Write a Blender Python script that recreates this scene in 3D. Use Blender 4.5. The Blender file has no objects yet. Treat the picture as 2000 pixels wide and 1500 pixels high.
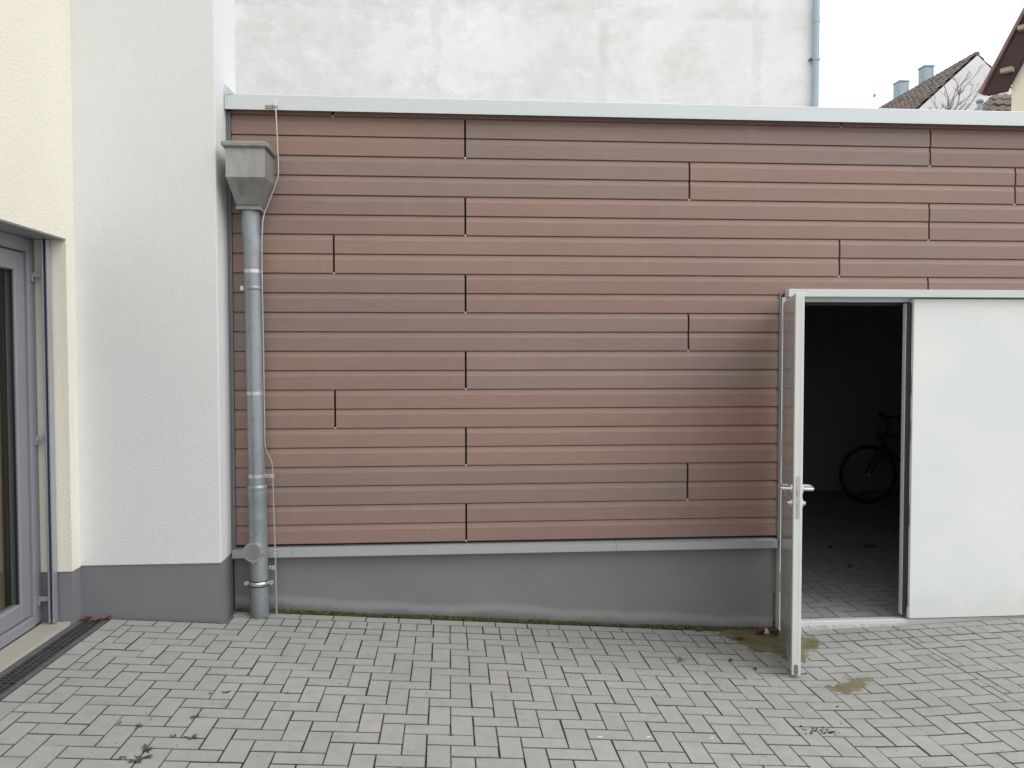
import bpy, bmesh, math, random
from mathutils import Vector, Matrix, Euler, noise as mnoise
random.seed(7)
S = bpy.context.scene
COL = S.collection
PI = math.pi

# ------------------------------------------------------------------ camera
cam_d = bpy.data.cameras.new('camera'); cam = bpy.data.objects.new('camera', cam_d); COL.objects.link(cam)
cam_d.sensor_width = 36.0; cam_d.lens = 29.15; cam_d.clip_start = 0.05; cam_d.clip_end = 2000
CAMZ, PITCH, YAW, ROLL = 1.68845, 0.03443, -0.07664, -0.00109
_f = Vector((-math.sin(YAW)*math.cos(PITCH), math.cos(YAW)*math.cos(PITCH), -math.sin(PITCH)))
_r = Vector((math.cos(YAW), math.sin(YAW), 0)); _u = _r.cross(_f)
_r2 = math.cos(ROLL)*_r + math.sin(ROLL)*_u; _u2 = -math.sin(ROLL)*_r + math.cos(ROLL)*_u
cam.matrix_world = Matrix(((_r2.x, _u2.x, -_f.x, 0), (_r2.y, _u2.y, -_f.y, 0), (_r2.z, _u2.z, -_f.z, CAMZ), (0, 0, 0, 1)))
S.camera = cam

# ------------------------------------------------------------------ sky, sun, exposure
SUN_EL, SUN_AZ = math.radians(48), math.radians(118)      # azimuth clockwise from +Y: behind the camera, to its right
W = bpy.data.worlds.new('World'); S.world = W; W.use_nodes = True
wn = W.node_tree; wn.nodes.clear()
sky = wn.nodes.new('ShaderNodeTexSky'); sky.sky_type = 'NISHITA'; sky.sun_disc = False
sky.sun_elevation = SUN_EL; sky.sun_rotation = SUN_AZ
wmix = wn.nodes.new('ShaderNodeMix'); wmix.data_type = 'RGBA'
wmix.inputs[0].default_value = 0.94                       # a closed white cloud deck, a little of the sky's own blue
wmix.inputs[7].default_value = (9.6, 9.75, 9.95, 1)
bg = wn.nodes.new('ShaderNodeBackground'); bg.inputs[1].default_value = 0.12
wo = wn.nodes.new('ShaderNodeOutputWorld')
wn.links.new(sky.outputs[0], wmix.inputs[6]); wn.links.new(wmix.outputs[2], bg.inputs[0]); wn.links.new(bg.outputs[0], wo.inputs[0])
sd = bpy.data.lights.new('sun', 'SUN'); sd.energy = 1.3; sd.angle = math.radians(50); sd.color = (1, 0.985, 0.965)
so = bpy.data.objects.new('sun', sd); COL.objects.link(so); so.location = (6, -8, 14)
_sd = Vector((math.sin(SUN_AZ)*math.cos(SUN_EL), math.cos(SUN_AZ)*math.cos(SUN_EL), math.sin(SUN_EL)))
so.rotation_euler = _sd.to_track_quat('Z', 'Y').to_euler()
S.view_settings.view_transform = 'Standard'; S.view_settings.look = 'None'
S.view_settings.gamma = 1.0; S.view_settings.use_curve_mapping = False
S.view_settings.exposure = 0.2

# ------------------------------------------------------------------ helpers
def lin(r, g, b):
    def c(v):
        v /= 255.0
        return v/12.92 if v <= 0.04045 else ((v+0.055)/1.055)**2.4
    return (c(r), c(g), c(b), 1)

class NT:
    def __init__(s, name):
        s.m = bpy.data.materials.new(name); s.m.use_nodes = True
        s.t = s.m.node_tree; s.t.nodes.clear()
        s.out = s.t.nodes.new('ShaderNodeOutputMaterial')
        s.b = s.n('ShaderNodeBsdfPrincipled'); s.l(s.b.outputs[0], s.out.inputs[0])
        s.pos = s.n('ShaderNodeNewGeometry')
    def n(s, t, **k):
        x = s.t.nodes.new(t)
        for a, v in k.items(): setattr(x, a, v)
        return x
    def l(s, a, b): s.t.links.new(a, b)
    def val(s, sock, v):
        if hasattr(v, 'is_linked') or hasattr(v, 'links'): s.l(v, sock)
        else: sock.default_value = v
    def noise(s, scale, detail=4, rough=0.55, stretch=None, dim=None):
        x = s.n('ShaderNodeTexNoise'); x.inputs['Scale'].default_value = scale
        x.inputs['Detail'].default_value = detail; x.inputs['Roughness'].default_value = rough
        src = s.pos.outputs['Position']
        if stretch:
            mp = s.n('ShaderNodeMapping'); mp.inputs['Scale'].default_value = stretch
            s.l(src, mp.inputs[0]); src = mp.outputs[0]
        s.l(src, x.inputs['Vector']); return x.outputs[0]
    def ramp(s, fac, a, b, ca=(0, 0, 0, 1), cb=(1, 1, 1, 1)):
        x = s.n('ShaderNodeValToRGB'); e = x.color_ramp.elements
        e[0].position = a; e[1].position = b; e[0].color = ca; e[1].color = cb
        s.l(fac, x.inputs[0]); return x.outputs[0]
    def mix(s, fac, a, b, mode='MIX'):
        x = s.n('ShaderNodeMix'); x.data_type = 'RGBA'; x.blend_type = mode
        s.val(x.inputs[0], fac); s.val(x.inputs[6], a); s.val(x.inputs[7], b); return x.outputs[2]
    def math(s, op, a, b=0.0, c=None):
        x = s.n('ShaderNodeMath', operation=op); s.val(x.inputs[0], a); s.val(x.inputs[1], b)
        if c is not None: s.val(x.inputs[2], c)
        return x.outputs[0]
    def xyz(s):
        x = s.n('ShaderNodeSeparateXYZ'); s.l(s.pos.outputs['Position'], x.inputs[0]); return x.outputs
    def bump(s, h, strength=0.5, dist=0.003):
        x = s.n('ShaderNodeBump'); x.inputs['Strength'].default_value = strength; x.inputs['Distance'].default_value = dist
        s.l(h, x.inputs['Height']); s.l(x.outputs[0], s.b.inputs['Normal'])
    def fin(s, col, rough=0.6, metal=0.0, spec=0.5):
        s.val(s.b.inputs['Base Color'], col); s.val(s.b.inputs['Roughness'], rough)
        s.b.inputs['Metallic'].default_value = metal; s.b.inputs['Specular IOR Level'].default_value = spec
        return s.m

def simple(name, col, rough=0.6, metal=0.0, var=0.12, scale=6, fine=120, bump=0.0, spec=0.5, stretch=None, bdist=0.002):
    n = NT(name)
    a = n.noise(scale, 5, 0.6, stretch)
    d = tuple(c*(1-var) for c in col[:3])+(1,); e = tuple(min(1, c*(1+var)) for c in col[:3])+(1,)
    c = n.mix(n.ramp(a, 0.3, 0.7), d, e)
    f = n.noise(fine, 3, 0.6, stretch)
    c = n.mix(n.math('MULTIPLY', n.ramp(f, 0.45, 0.75), var*1.2), c, tuple(x*0.6 for x in col[:3])+(1,))
    if bump: n.bump(f, bump, bdist)
    r = n.math('MULTIPLY_ADD', a, 0.16, rough-0.08)
    return n.fin(c, r, metal, spec)

def mesh_obj(name, verts, faces, mat, parent=None, smooth=False, **props):
    me = bpy.data.meshes.new(name); me.from_pydata(verts, [], faces); me.update()
    bm = bmesh.new(); bm.from_mesh(me); bmesh.ops.recalc_face_normals(bm, faces=bm.faces); bm.to_mesh(me); bm.free()
    if smooth:
        for p in me.polygons: p.use_smooth = True
    return link(name, me, mat, parent, **props)

def link(name, me, mat, parent=None, **props):
    o = bpy.data.objects.new(name, me); COL.objects.link(o)
    if mat and not me.materials: me.materials.append(mat)
    par(o, parent)
    for k, v in props.items(): o[k] = v
    return o

def root_of(p):
    t = Matrix.Identity(4)
    while p: t = p.matrix_basis if p.parent is None else t; p = p.parent
    return t
def par(o, parent):
    # all parts are drawn in world coordinates; a thing's Empty stands at its base
    if parent:
        o.parent = parent
        if parent.type == 'EMPTY' and parent.parent is None:
            o.matrix_parent_inverse = parent.matrix_basis.inverted()

def thing(name, label, cat, loc=(0, 0, 0), group=None):
    o = bpy.data.objects.new(name, None); COL.objects.link(o); o.location = loc; o.empty_display_size = 0.1
    bpy.context.view_layer.update() if False else None
    o.matrix_basis = Matrix.Translation(loc)
    o['label'] = label; o['category'] = cat
    if group: o['group'] = group
    return o

def bm_box(bm, x0, x1, y0, y1, z0, z1, bev=0.0):
    vs = [bm.verts.new(p) for p in ((x0,y0,z0),(x1,y0,z0),(x1,y1,z0),(x0,y1,z0),(x0,y0,z1),(x1,y0,z1),(x1,y1,z1),(x0,y1,z1))]
    fs = [bm.faces.new([vs[i] for i in q]) for q in ((0,3,2,1),(4,5,6,7),(0,1,5,4),(1,2,6,5),(2,3,7,6),(3,0,4,7))]
    if bev:
        es = {e for f in fs for e in f.edges}
        bmesh.ops.bevel(bm, geom=list(es), offset=bev, segments=1, affect='EDGES')
    return vs
def from_bm(name, bm, mat, parent=None, smooth=False, **props):
    bmesh.ops.recalc_face_normals(bm, faces=bm.faces)
    me = bpy.data.meshes.new(name); bm.to_mesh(me); bm.free()
    if smooth:
        for p in me.polygons: p.use_smooth = True
    return link(name, me, mat, parent, **props)
def box(name, x0, x1, y0, y1, z0, z1, mat, parent=None, bev=0.0, **props):
    bm = bmesh.new(); bm_box(bm, x0, x1, y0, y1, z0, z1, bev); return from_bm(name, bm, mat, parent, **props)
def boxes(name, lst, mat, parent=None, bev=0.0, **props):
    bm = bmesh.new()
    for b in lst: bm_box(bm, *b, bev)
    return from_bm(name, bm, mat, parent, **props)

def tube_data(path, radii, n=14, cap=True, V=None, Fc=None):
    V = [] if V is None else V; Fc = [] if Fc is None else Fc
    b0 = len(V); path = [Vector(p) for p in path]
    if not isinstance(radii, (list, tuple)): radii = [radii]*len(path)
    t0 = (path[1]-path[0]).normalized()
    a = Vector((1, 0, 0)) if abs(t0.x) < 0.8 else Vector((0, 1, 0))
    nx = (a - t0*a.dot(t0)).normalized()
    for i, p in enumerate(path):
        t = (path[min(i+1, len(path)-1)]-path[max(i-1, 0)])
        if t.length < 1e-9: t = t0.copy()
        t.normalize(); nx = (nx - t*nx.dot(t)).normalized(); ny = t.cross(nx)
        for k in range(n):
            an = 2*PI*k/n; V.append(tuple(p + (nx*math.cos(an)+ny*math.sin(an))*radii[i]))
    for i in range(len(path)-1):
        for k in range(n):
            k2 = (k+1) % n
            Fc.append((b0+i*n+k, b0+i*n+k2, b0+(i+1)*n+k2, b0+(i+1)*n+k))
    if cap:
        Fc.append(tuple(b0+k for k in range(n))[::-1]); e = b0+(len(path)-1)*n; Fc.append(tuple(e+k for k in range(n)))
    return V, Fc
def tube(name, path, radii, mat, parent=None, n=14, smooth=True, **props):
    V, Fc = tube_data(path, radii, n)
    o = mesh_obj(name, V, Fc, mat, parent, smooth, **props)
    o.data.polygons[-1].use_smooth = o.data.polygons[-2].use_smooth = False
    if smooth:
        try: o.data.set_sharp_from_angle(angle=math.radians(40))
        except Exception: pass
    return o
def prism(name, poly, axis, a0, a1, mat, parent=None, **props):
    # poly: 2D points; axis 'Y' -> (x,z) extruded along y ; 'X' -> (y,z) ; 'Z' -> (x,y)
    def p3(p, a): return (p[0], a, p[1]) if axis == 'Y' else ((a, p[0], p[1]) if axis == 'X' else (p[0], p[1], a))
    n = len(poly); V = [p3(p, a0) for p in poly]+[p3(p, a1) for p in poly]
    Fc = [tuple(range(n)), tuple(range(2*n-1, n-1, -1))]+[(i, (i+1) % n, n+(i+1) % n, n+i) for i in range(n)]
    return mesh_obj(name, V, Fc, mat, parent, **props)

def gz(X, Y):
    if X < -2.2: z = .1467
    elif X < 1.7: z = -.0667*X
    elif X < 2.4: d = X-1.7; z = -.1134-.0667*d+.5*(.0967/.7)*d*d
    else: z = -.1263+.03*(min(X, 4.2)-2.4)
    return z-.0182*(max(Y, -6)-5.281)
def gsl(X, Y): return (gz(X+.01, Y)-gz(X-.01, Y))/.02, -.0182
def inview(x, y, z, m=0.0):
    d = Vector((x, y, z-CAMZ)); w = d.dot(_f)
    if w < .2: return False
    return abs(d.dot(_r2)/w) < (18/29.15)*(1+m) and abs(d.dot(_u2)/w) < (13.5/29.15)*(1+m)

# ------------------------------------------------------------------ materials
def m_panel():
    n = NT('terracotta'); oi = n.n('ShaderNodeObjectInfo')
    a = n.noise(2.2, 4, 0.6, (0.5, 1, 3)); f = n.noise(60, 4, 0.65, (0.12, 1, 1)); g = n.noise(420, 2, 0.6)
    c = n.mix(n.ramp(a, 0.3, 0.72), n.mix(0.10, oi.outputs['Color'], (0.16, 0.14, 0.15, 1)), n.mix(0.06, oi.outputs['Color'], (0.42, 0.27, 0.20, 1)))
    c = n.mix(n.math('MULTIPLY', n.ramp(f, 0.42, 0.7), 0.13), c, (0.10, 0.075, 0.07, 1))
    c = n.mix(n.math('MULTIPLY', n.ramp(g, 0.5, 0.75), 0.10), c, (0.45, 0.36, 0.30, 1))
    dr = n.noise(3.5, 5, 0.7, (5, 1, 0.35)); c = n.mix(n.math('MULTIPLY', n.ramp(dr, 0.56, 0.74), 0.16), c, (0.36, 0.31, 0.28, 1))
    hu = n.noise(1.1, 3, 0.6, (1.2, 1, 2.5)); c = n.mix(n.math('MULTIPLY', n.ramp(hu, 0.42, 0.62), 0.22), c, lin(132, 112, 112))
    n.bump(g, 0.12, 0.0008)
    return n.fin(c, n.math('MULTIPLY_ADD', f, 0.15, 0.42), 0, 0.45)
M_PANEL = m_panel()
def m_paver():
    n = NT('concrete_paver'); oi = n.n('ShaderNodeObjectInfo')
    r = n.math('FRACT', n.math('ADD', n.math('MULTIPLY', oi.outputs['Random'], 1.0), n.pos.outputs['Random Per Island']))
    x = n.n('ShaderNodeValToRGB'); cr = x.color_ramp; cr.interpolation = 'LINEAR'
    e = cr.elements; e[0].position = 0; e[0].color = lin(155, 155, 152); e[1].position = 1; e[1].color = lin(165, 163, 158)
    for p, c in ((0.3, lin(158, 158, 155)), (0.55, lin(162, 161, 158)), (0.72, lin(156, 156, 154)), (0.88, lin(160, 162, 160))):
        q = e.new(p); q.color = c
    n.l(r, x.inputs[0]); c = x.outputs[0]
    a = n.noise(1.3, 5, 0.6); f = n.noise(260, 3, 0.7); g = n.noise(14, 5, 0.65)
    c = n.mix(n.math('MULTIPLY', n.ramp(a, 0.42, 0.66), 0.34), c, lin(178, 175, 167))
    c = n.mix(n.math('MULTIPLY', n.ramp(g, 0.46, 0.7), 0.34), c, lin(126, 127, 120))
    c = n.mix(n.math('MULTIPLY', n.ramp(f, 0.46, 0.7), 0.34), c, lin(108, 106, 100))
    mm = n.noise(38, 4, 0.7); c = n.mix(n.math('MULTIPLY', n.ramp(mm, 0.52, 0.7), 0.16), c, lin(186, 184, 178))
    dk = n.noise(0.55, 4, 0.6); c = n.mix(n.math('MULTIPLY', n.ramp(dk, 0.4, 0.62), 0.22), c, lin(132, 132, 130))
    sp = n.noise(90, 2, 0.5)
    c = n.mix(n.math('MULTIPLY', n.ramp(sp, 0.72, 0.78), 0.5), c, lin(92, 90, 86))
    # joint shade and grime painted dark on sides and bevels, patchy green algae
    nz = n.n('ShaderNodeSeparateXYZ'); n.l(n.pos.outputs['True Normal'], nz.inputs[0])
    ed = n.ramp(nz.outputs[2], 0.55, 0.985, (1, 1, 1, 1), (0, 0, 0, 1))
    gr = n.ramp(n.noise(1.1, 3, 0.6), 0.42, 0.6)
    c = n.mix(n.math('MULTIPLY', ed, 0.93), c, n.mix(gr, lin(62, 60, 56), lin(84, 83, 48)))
    n.bump(f, 0.35, 0.0015)
    return n.fin(c, 0.82, 0, 0.35)
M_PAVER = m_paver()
def m_bed():
    n = NT('joint_sand')
    a = n.noise(0.9, 4, 0.6); f = n.noise(180, 3, 0.7)
    c = n.mix(n.ramp(a, 0.42, 0.6), lin(66, 63, 60), lin(84, 84, 50))
    c = n.mix(n.ramp(f, 0.4, 0.7), c, lin(40, 38, 35)); n.bump(f, 0.6, 0.004)
    pz = n.math('ADD', n.xyz()[0], n.math('MULTIPLY', n.noise(4, 4, 0.6), 0.5))
    c = n.mix(n.math('MULTIPLY', n.ramp(n.math('MULTIPLY', pz, -1.0), 0.95, 1.35), 0.6), c, lin(132, 130, 126))
    return n.fin(c, 0.95, 0, 0.2)
M_BED = m_bed()
def m_render(name, col, scale=85, strength=0.7, dist=0.005, var=0.05, dirt=0.1):
    n = NT(name)
    f = n.noise(scale, 3, 0.6); g = n.noise(scale*2.6, 2, 0.6); a = n.noise(0.8, 5, 0.6)
    c = n.mix(n.ramp(a, 0.3, 0.7), tuple(x*(1-var) for x in col[:3])+(1,), col)
    c = n.mix(n.math('MULTIPLY', n.ramp(f, 0.3, 0.55, (1, 1, 1, 1), (0, 0, 0, 1)), dirt), c, tuple(x*0.55 for x in col[:3])+(1,))
    h = n.math('MULTIPLY_ADD', g, 0.35, f); n.bump(h, strength, dist)
    return n.fin(c, 0.9, 0, 0.2)
M_WHITE = m_render('white_roughcast', lin(230, 230, 230), 95, 0.6, 0.004, 0.06, 0.14)
M_CREAM = m_render('cream_roughcast', lin(239, 235, 219))
def m_plinth():
    n = NT('grey_plinth_paint'); p = n.xyz()
    f = n.noise(90, 3, 0.6); a = n.noise(1.6, 5, 0.65); g = n.noise(40, 4, 0.7, (1, 1, 2.2))
    c = n.mix(n.ramp(a, 0.3, 0.7), lin(126, 126, 129), lin(136, 135, 136))
    # lime bloom creeping up from the paving, its edge torn by noise
    h = n.math('ADD', p[2], n.math('MULTIPLY', p[0], 0.0667))
    h = n.math('ADD', h, n.math('MULTIPLY', n.math('SUBTRACT', n.noise(2.3, 4, 0.6), 0.5), 0.10))
    h = n.math('ADD', h, n.math('MULTIPLY', n.math('SUBTRACT', g, 0.5), 0.05))
    band = n.math('MULTIPLY', n.ramp(h, 0.075, 0.10, (1, 1, 1, 1), (0, 0, 0, 1)), n.ramp(h, 0.03, 0.05))
    c = n.mix(n.math('MULTIPLY', band, 0.6), c, lin(162, 159, 156))
    low = n.ramp(h, 0.0, 0.028, (1, 1, 1, 1), (0, 0, 0, 1))
    c = n.mix(n.math('MULTIPLY', low, 0.5), c, lin(86, 82, 60))
    n.bump(f, 0.35, 0.003)
    return n.fin(c, 0.75, 0, 0.35)
M_PLINTH = m_plinth()
M_PLINTH_L = simple('grey_plinth_paint_smooth', lin(126, 126, 130), 0.75, var=0.05, scale=1.5, fine=100, bump=0.4, spec=0.3, bdist=0.004)
def m_oldwall():
    n = NT('old_patchy_plaster'); p = n.xyz()
    a = n.noise(0.55, 6, 0.62); b = n.noise(1.7, 6, 0.7); f = n.noise(35, 4, 0.65); s = n.noise(3.2, 5, 0.7, (0.5, 1, 1.6))
    c = n.mix(n.ramp(a, 0.35, 0.68), lin(230, 230, 228), lin(247, 247, 246))
    c = n.mix(n.math('MULTIPLY', n.ramp(b, 0.48, 0.72), 0.7), c, lin(214, 213, 207))
    c = n.mix(n.math('MULTIPLY', n.ramp(s, 0.56, 0.66), 0.45), c, lin(246, 246, 245))
    # filled chases: one horizontal smear and three upright ones
    w = n.math('MULTIPLY', n.math('SUBTRACT', n.noise(1.3, 4, 0.6), 0.5), 0.5)
    def stripe(co, at, wd):
        d = n.math('ABSOLUTE', n.math('SUBTRACT', n.math('ADD', co, w), at)); return n.ramp(d, wd*0.5, wd, (1, 1, 1, 1), (0, 0, 0, 1))
    st = stripe(p[2], 6.48, 0.11)
    for at in (-0.15, 2.15, 4.35): st = n.math('MAXIMUM', st, n.math('MULTIPLY', stripe(p[0], at, 0.10), 0.8))
    st = n.math('MULTIPLY', st, n.ramp(n.noise(2.1, 4, 0.6), 0.35, 0.6))
    c = n.mix(n.math('MULTIPLY', st, 0.42), c, lin(204, 204, 199))
    n.bump(n.math('ADD', n.math('MULTIPLY', b, 3.0), f), 0.35, 0.01)
    return n.fin(c, 0.92, 0, 0.15)
M_OLD = m_oldwall()
M_ALU = simple('grey_aluminium_sheet', lin(207, 212, 214), 0.42, 0.25, 0.05, 1.2, 200, 0, 0.5, (0.4, 1, 4))
M_TRIM = simple('grey_base_trim_sheet', lin(178, 180, 183), 0.42, 0.25, 0.05, 1.2, 200, 0, 0.5, (0.4, 1, 4))
M_ALU_D = simple('dark_grey_channel', lin(126, 128, 132), 0.45, 0.3, 0.06)
def m_door():
    n = NT('white_powder_coat'); p = n.xyz()
    a = n.noise(1.4, 5, 0.6); b = n.noise(9, 5, 0.7, (1, 1, 0.4)); f = n.noise(60, 3, 0.6)
    c = n.mix(n.ramp(a, 0.3, 0.7), lin(221, 225, 222), lin(230, 232, 229))
    h = n.math('ADD', p[2], n.math('MULTIPLY', n.math('SUBTRACT', b, 0.5), 0.30))
    c = n.mix(n.math('MULTIPLY', n.ramp(h, -0.05, 0.16, (1, 1, 1, 1), (0, 0, 0, 1)), 0.2), c, lin(180, 177, 168))
    c = n.mix(n.math('MULTIPLY', n.ramp(b, 0.62, 0.78), 0.18), c, lin(196, 198, 192))
    c = n.mix(n.math('MULTIPLY', n.ramp(f, 0.72, 0.78), 0.25), c, lin(150, 148, 140))
    n.bump(n.noise(2.2, 3, 0.5), 0.10, 0.004)
    return n.fin(c, n.math('MULTIPLY_ADD', b, 0.25, 0.28), 0, 0.5)
M_DOOR = m_door()
M_DOORF = simple('white_frame_coat', lin(206, 210, 210), 0.4, 0, 0.04, 1.5, 300, 0, 0.5)
M_BLACK = simple('black_rubber', (0.012, 0.012, 0.014, 1), 0.6, 0, 0.2)
M_DARK = simple('dark_membrane', (0.018, 0.016, 0.018, 1), 0.9, 0, 0.3)
M_STEEL = simple('stainless_steel', lin(214, 214, 212), 0.3, 0.75, 0.06, 8, 220, 0, 0.5, (1, 1, 6))
def m_zinc(name, col, green=0.0):
    n = NT(name)
    a = n.noise(5, 5, 0.65, (1, 1, 0.35)); b = n.noise(30, 4, 0.7); v = n.n('ShaderNodeTexVoronoi'); v.inputs['Scale'].default_value = 55
    n.l(n.pos.outputs['Position'], v.inputs['Vector'])
    c = n.mix(n.ramp(a, 0.3, 0.72), tuple(x*0.72 for x in col[:3])+(1,), tuple(min(1, x*1.12) for x in col[:3])+(1,))
    c = n.mix(n.math('MULTIPLY', v.outputs['Distance'], 0.25), c, tuple(x*0.6 for x in col[:3])+(1,))
    c = n.mix(n.math('MULTIPLY', n.ramp(b, 0.52, 0.72), 0.35), c, lin(124, 124, 121))
    if green: c = n.mix(n.math('MULTIPLY', n.ramp(a, 0.45, 0.7), green), c, lin(160, 176, 160))
    n.bump(b, 0.1, 0.001)
    return n.fin(c, n.math('MULTIPLY_ADD', a, 0.3, 0.3), 0.55, 0.5)
M_ZINC = m_zinc('weathered_zinc', lin(174, 174, 175))
M_PIPE = m_zinc('zinc_pipe', lin(164, 170, 176))
M_PIPE2 = m_zinc('galvanised_pipe', lin(164, 173, 176), 0.15)
M_MOSSY = simple('zinc_rim_with_lichen', lin(146, 147, 139), 0.7, 0.2, 0.2, 20, 120, 0.2)
M_WIRE = simple('aluminium_wire', lin(190, 188, 180), 0.45, 0.6, 0.1)
M_FRAME = simple('grey_window_coat', lin(138, 139, 145), 0.4, 0, 0.04, 2, 300)
M_RAIL = simple('grey_anodised_rail', lin(172, 174, 182), 0.35, 0.5, 0.05)
M_IRON = simple('black_cast_grate', lin(78, 77, 82), 0.5, 0.2, 0.25, 30)
M_IRONF = simple('grey_channel_edge', lin(92, 92, 92), 0.65, 0.1, 0.2, 20)
def m_sill():
    n = NT('perforated_beige_sill'); p = n.xyz()
    def dots(s): return n.math('SINE', n.math('MULTIPLY', s, 2*PI/0.011))
    d = n.math('MULTIPLY', n.math('ABSOLUTE', dots(p[0])), n.math('ABSOLUTE', dots(p[1])))
    m = n.ramp(d, 0.45, 0.62)
    c = n.mix(m, lin(182, 178, 166), lin(120, 116, 108))
    c = n.mix(n.math('MULTIPLY', n.ramp(n.noise(8, 5, 0.6), 0.5, 0.7), 0.3), c, lin(150, 146, 134))
    inv = n.math('SUBTRACT', 1.0, m); n.bump(inv, 0.5, 0.002)
    return n.fin(c, 0.7, 0, 0.3)
M_SILL = m_sill()
def m_glass():
    n = NT('window_glass'); n.t.nodes.remove(n.b)
    dt = n.n('ShaderNodeVectorMath', operation='DOT_PRODUCT'); n.l(n.pos.outputs['Normal'], dt.inputs[0]); n.l(n.pos.outputs['Incoming'], dt.inputs[1])
    sch = n.math('POWER', n.math('SUBTRACT', 1.0, n.math('ABSOLUTE', dt.outputs['Value'])), 5.0)
    tr = n.n('ShaderNodeBsdfTransparent'); tr.inputs[0].default_value = (0.86, 0.9, 0.87, 1)
    gl = n.n('ShaderNodeBsdfGlossy'); gl.inputs['Roughness'].default_value = 0.01
    mx = n.n('ShaderNodeMixShader'); n.l(n.math('MULTIPLY_ADD', sch, 0.94, 0.05), mx.inputs[0]); n.l(tr.outputs[0], mx.inputs[1]); n.l(gl.outputs[0], mx.inputs[2])
    n.l(mx.outputs[0], n.out.inputs[0]); return n.m
M_GLASS = m_glass()
def m_curtain():
    n = NT('striped_curtain'); p = n.xyz()
    s = n.noise(9, 2, 0.5, (0.2, 1, 0.0))
    x = n.n('ShaderNodeValToRGB'); e = x.color_ramp.elements
    e[0].position = 0.3; e[0].color = lin(84, 80, 66); e[1].position = 0.7; e[1].color = lin(176, 164, 132)
    q = e.new(0.45); q.color = lin(104, 92, 66); q = e.new(0.58); q.color = lin(116, 92, 66)
    n.l(s, x.inputs[0]); return n.fin(x.outputs[0], 0.9, 0, 0.1)
M_CURT = m_curtain()
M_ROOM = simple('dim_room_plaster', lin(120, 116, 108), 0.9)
M_GARIN = simple('garage_dark_plaster', lin(146, 146, 144), 0.9, 0, 0.1, 1.0, 60, 0.2)
M_GRFLOOR = M_PAVER
M_TILE = simple('brown_roof_tile', lin(118, 106, 98), 0.85, 0, 0.3, 3.5, 30, 0.3)
M_TILE_R = simple('red_roof_tile', lin(142, 112, 108), 0.85, 0, 0.25, 3.5, 30, 0.3)
M_GABLE = simple('white_gable_paint', lin(232, 232, 232), 0.9, 0, 0.04, 1.2, 30, 0.1)
M_CHIM = simple('blue_grey_chimney_slate', lin(164, 182, 190), 0.8, 0, 0.15, 5, 40)
M_CREAM2 = simple('pale_cream_paint', lin(240, 236, 212), 0.9, 0, 0.05, 1.5, 30)
M_BARGE = simple('dark_red_brown_wood', lin(68, 46, 47), 0.7, 0, 0.15, 8, 80)
M_WOOD = simple('pale_weathered_wood', lin(170, 160, 140), 0.8, 0, 0.15, 10, 80)
M_BARK = simple('grey_bark', lin(142, 134, 130), 0.9, 0, 0.2, 10, 80)
M_BLUEPIPE = simple('pale_blue_zinc_pipe', lin(166, 182, 192), 0.5, 0.3, 0.08)
M_MOSS = simple('moss', lin(106, 102, 66), 0.95, 0, 0.5, 25, 120, 0)
M_MUD = None
def m_mud():
    n = NT('mossy_mud'); a = n.noise(9, 5, 0.65); f = n.noise(150, 4, 0.7)
    c = n.mix(n.ramp(a, 0.35, 0.65), lin(100, 94, 68), lin(134, 128, 104)); c = n.mix(n.math('MULTIPLY', n.ramp(f, 0.45, 0.66), 0.6), c, lin(72, 66, 44)); k2 = n.noise(320, 3, 0.7); c = n.mix(n.math('MULTIPLY', n.ramp(k2, 0.56, 0.7), 0.5), c, lin(168, 160, 132))
    n.bump(f, 0.6, 0.003); return n.fin(c, n.math('MULTIPLY_ADD', a, -0.3, 0.85), 0, 0.35)
M_MUD = m_mud()
M_WEED = simple('weed_leaf', lin(78, 80, 56), 0.7, 0, 0.35, 40, 120)
M_RED = simple('red_autumn_leaf', lin(136, 82, 62), 0.7, 0, 0.3, 40, 120)
M_REDDARK = simple('dark_red_leaf', lin(112, 52, 50), 0.7, 0, 0.25, 40)
M_BROWN = simple('brown_dead_leaf', lin(70, 50, 42), 0.8, 0, 0.3, 40)
M_SOIL = simple('dark_soil', lin(42, 40, 38), 0.95, 0, 0.3, 60)
M_PETAL = simple('white_petal', lin(236, 236, 236), 0.6, 0, 0.04)
M_GROUND = simple('packed_earth', lin(120, 116, 108), 0.95, 0, 0.2, 0.6, 30)
M_TYRE = simple('bicycle_tyre', (0.02, 0.02, 0.02, 1), 0.8)
M_DULL = simple('dull_dark_metal', lin(84, 84, 84), 0.5, 0.4)
M_BIKE = simple('black_bicycle_paint', (0.02, 0.022, 0.025, 1), 0.35, 0.0)

D = 5.281                       # front plane of the terracotta cladding
PCH = 0.12166                   # height of one terracotta rib
def ZK(k): return CAMZ+1.48456-k*PCH

# ------------------------------------------------------------------ ground and paving
gx = [-400, -60, -20, -8, -3, -2.2]+[-2.0+0.2*i for i in range(32)]+[5, 8, 20, 60, 400]
gy = [-400, -60, -20, -6, -3, 0, 1, 2, 3, 4, 5, 5.6, 8, 11, 20, 60, 400]
def far(v, lo, hi): return max(lo, min(hi, v))
V = [(x, y, gz(far(x, -6, 8), far(y, -6, 12))-0.16) for y in gy for x in gx]; nx_ = len(gx)
mesh_obj('ground', V, [(j*nx_+i, j*nx_+i+1, (j+1)*nx_+i+1, (j+1)*nx_+i) for j in range(len(gy)-1) for i in range(nx_-1)], M_GROUND, None, kind='structure')
bx_ = [-2.0+0.1*i for i in range(92)]; by_ = [0.2, 1.2, 2.2, 3.2, 4.2, 5.0, 5.36]
V = [(x, y, gz(x, y)-0.011) for y in by_ for x in bx_]; nb = len(bx_)
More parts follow.
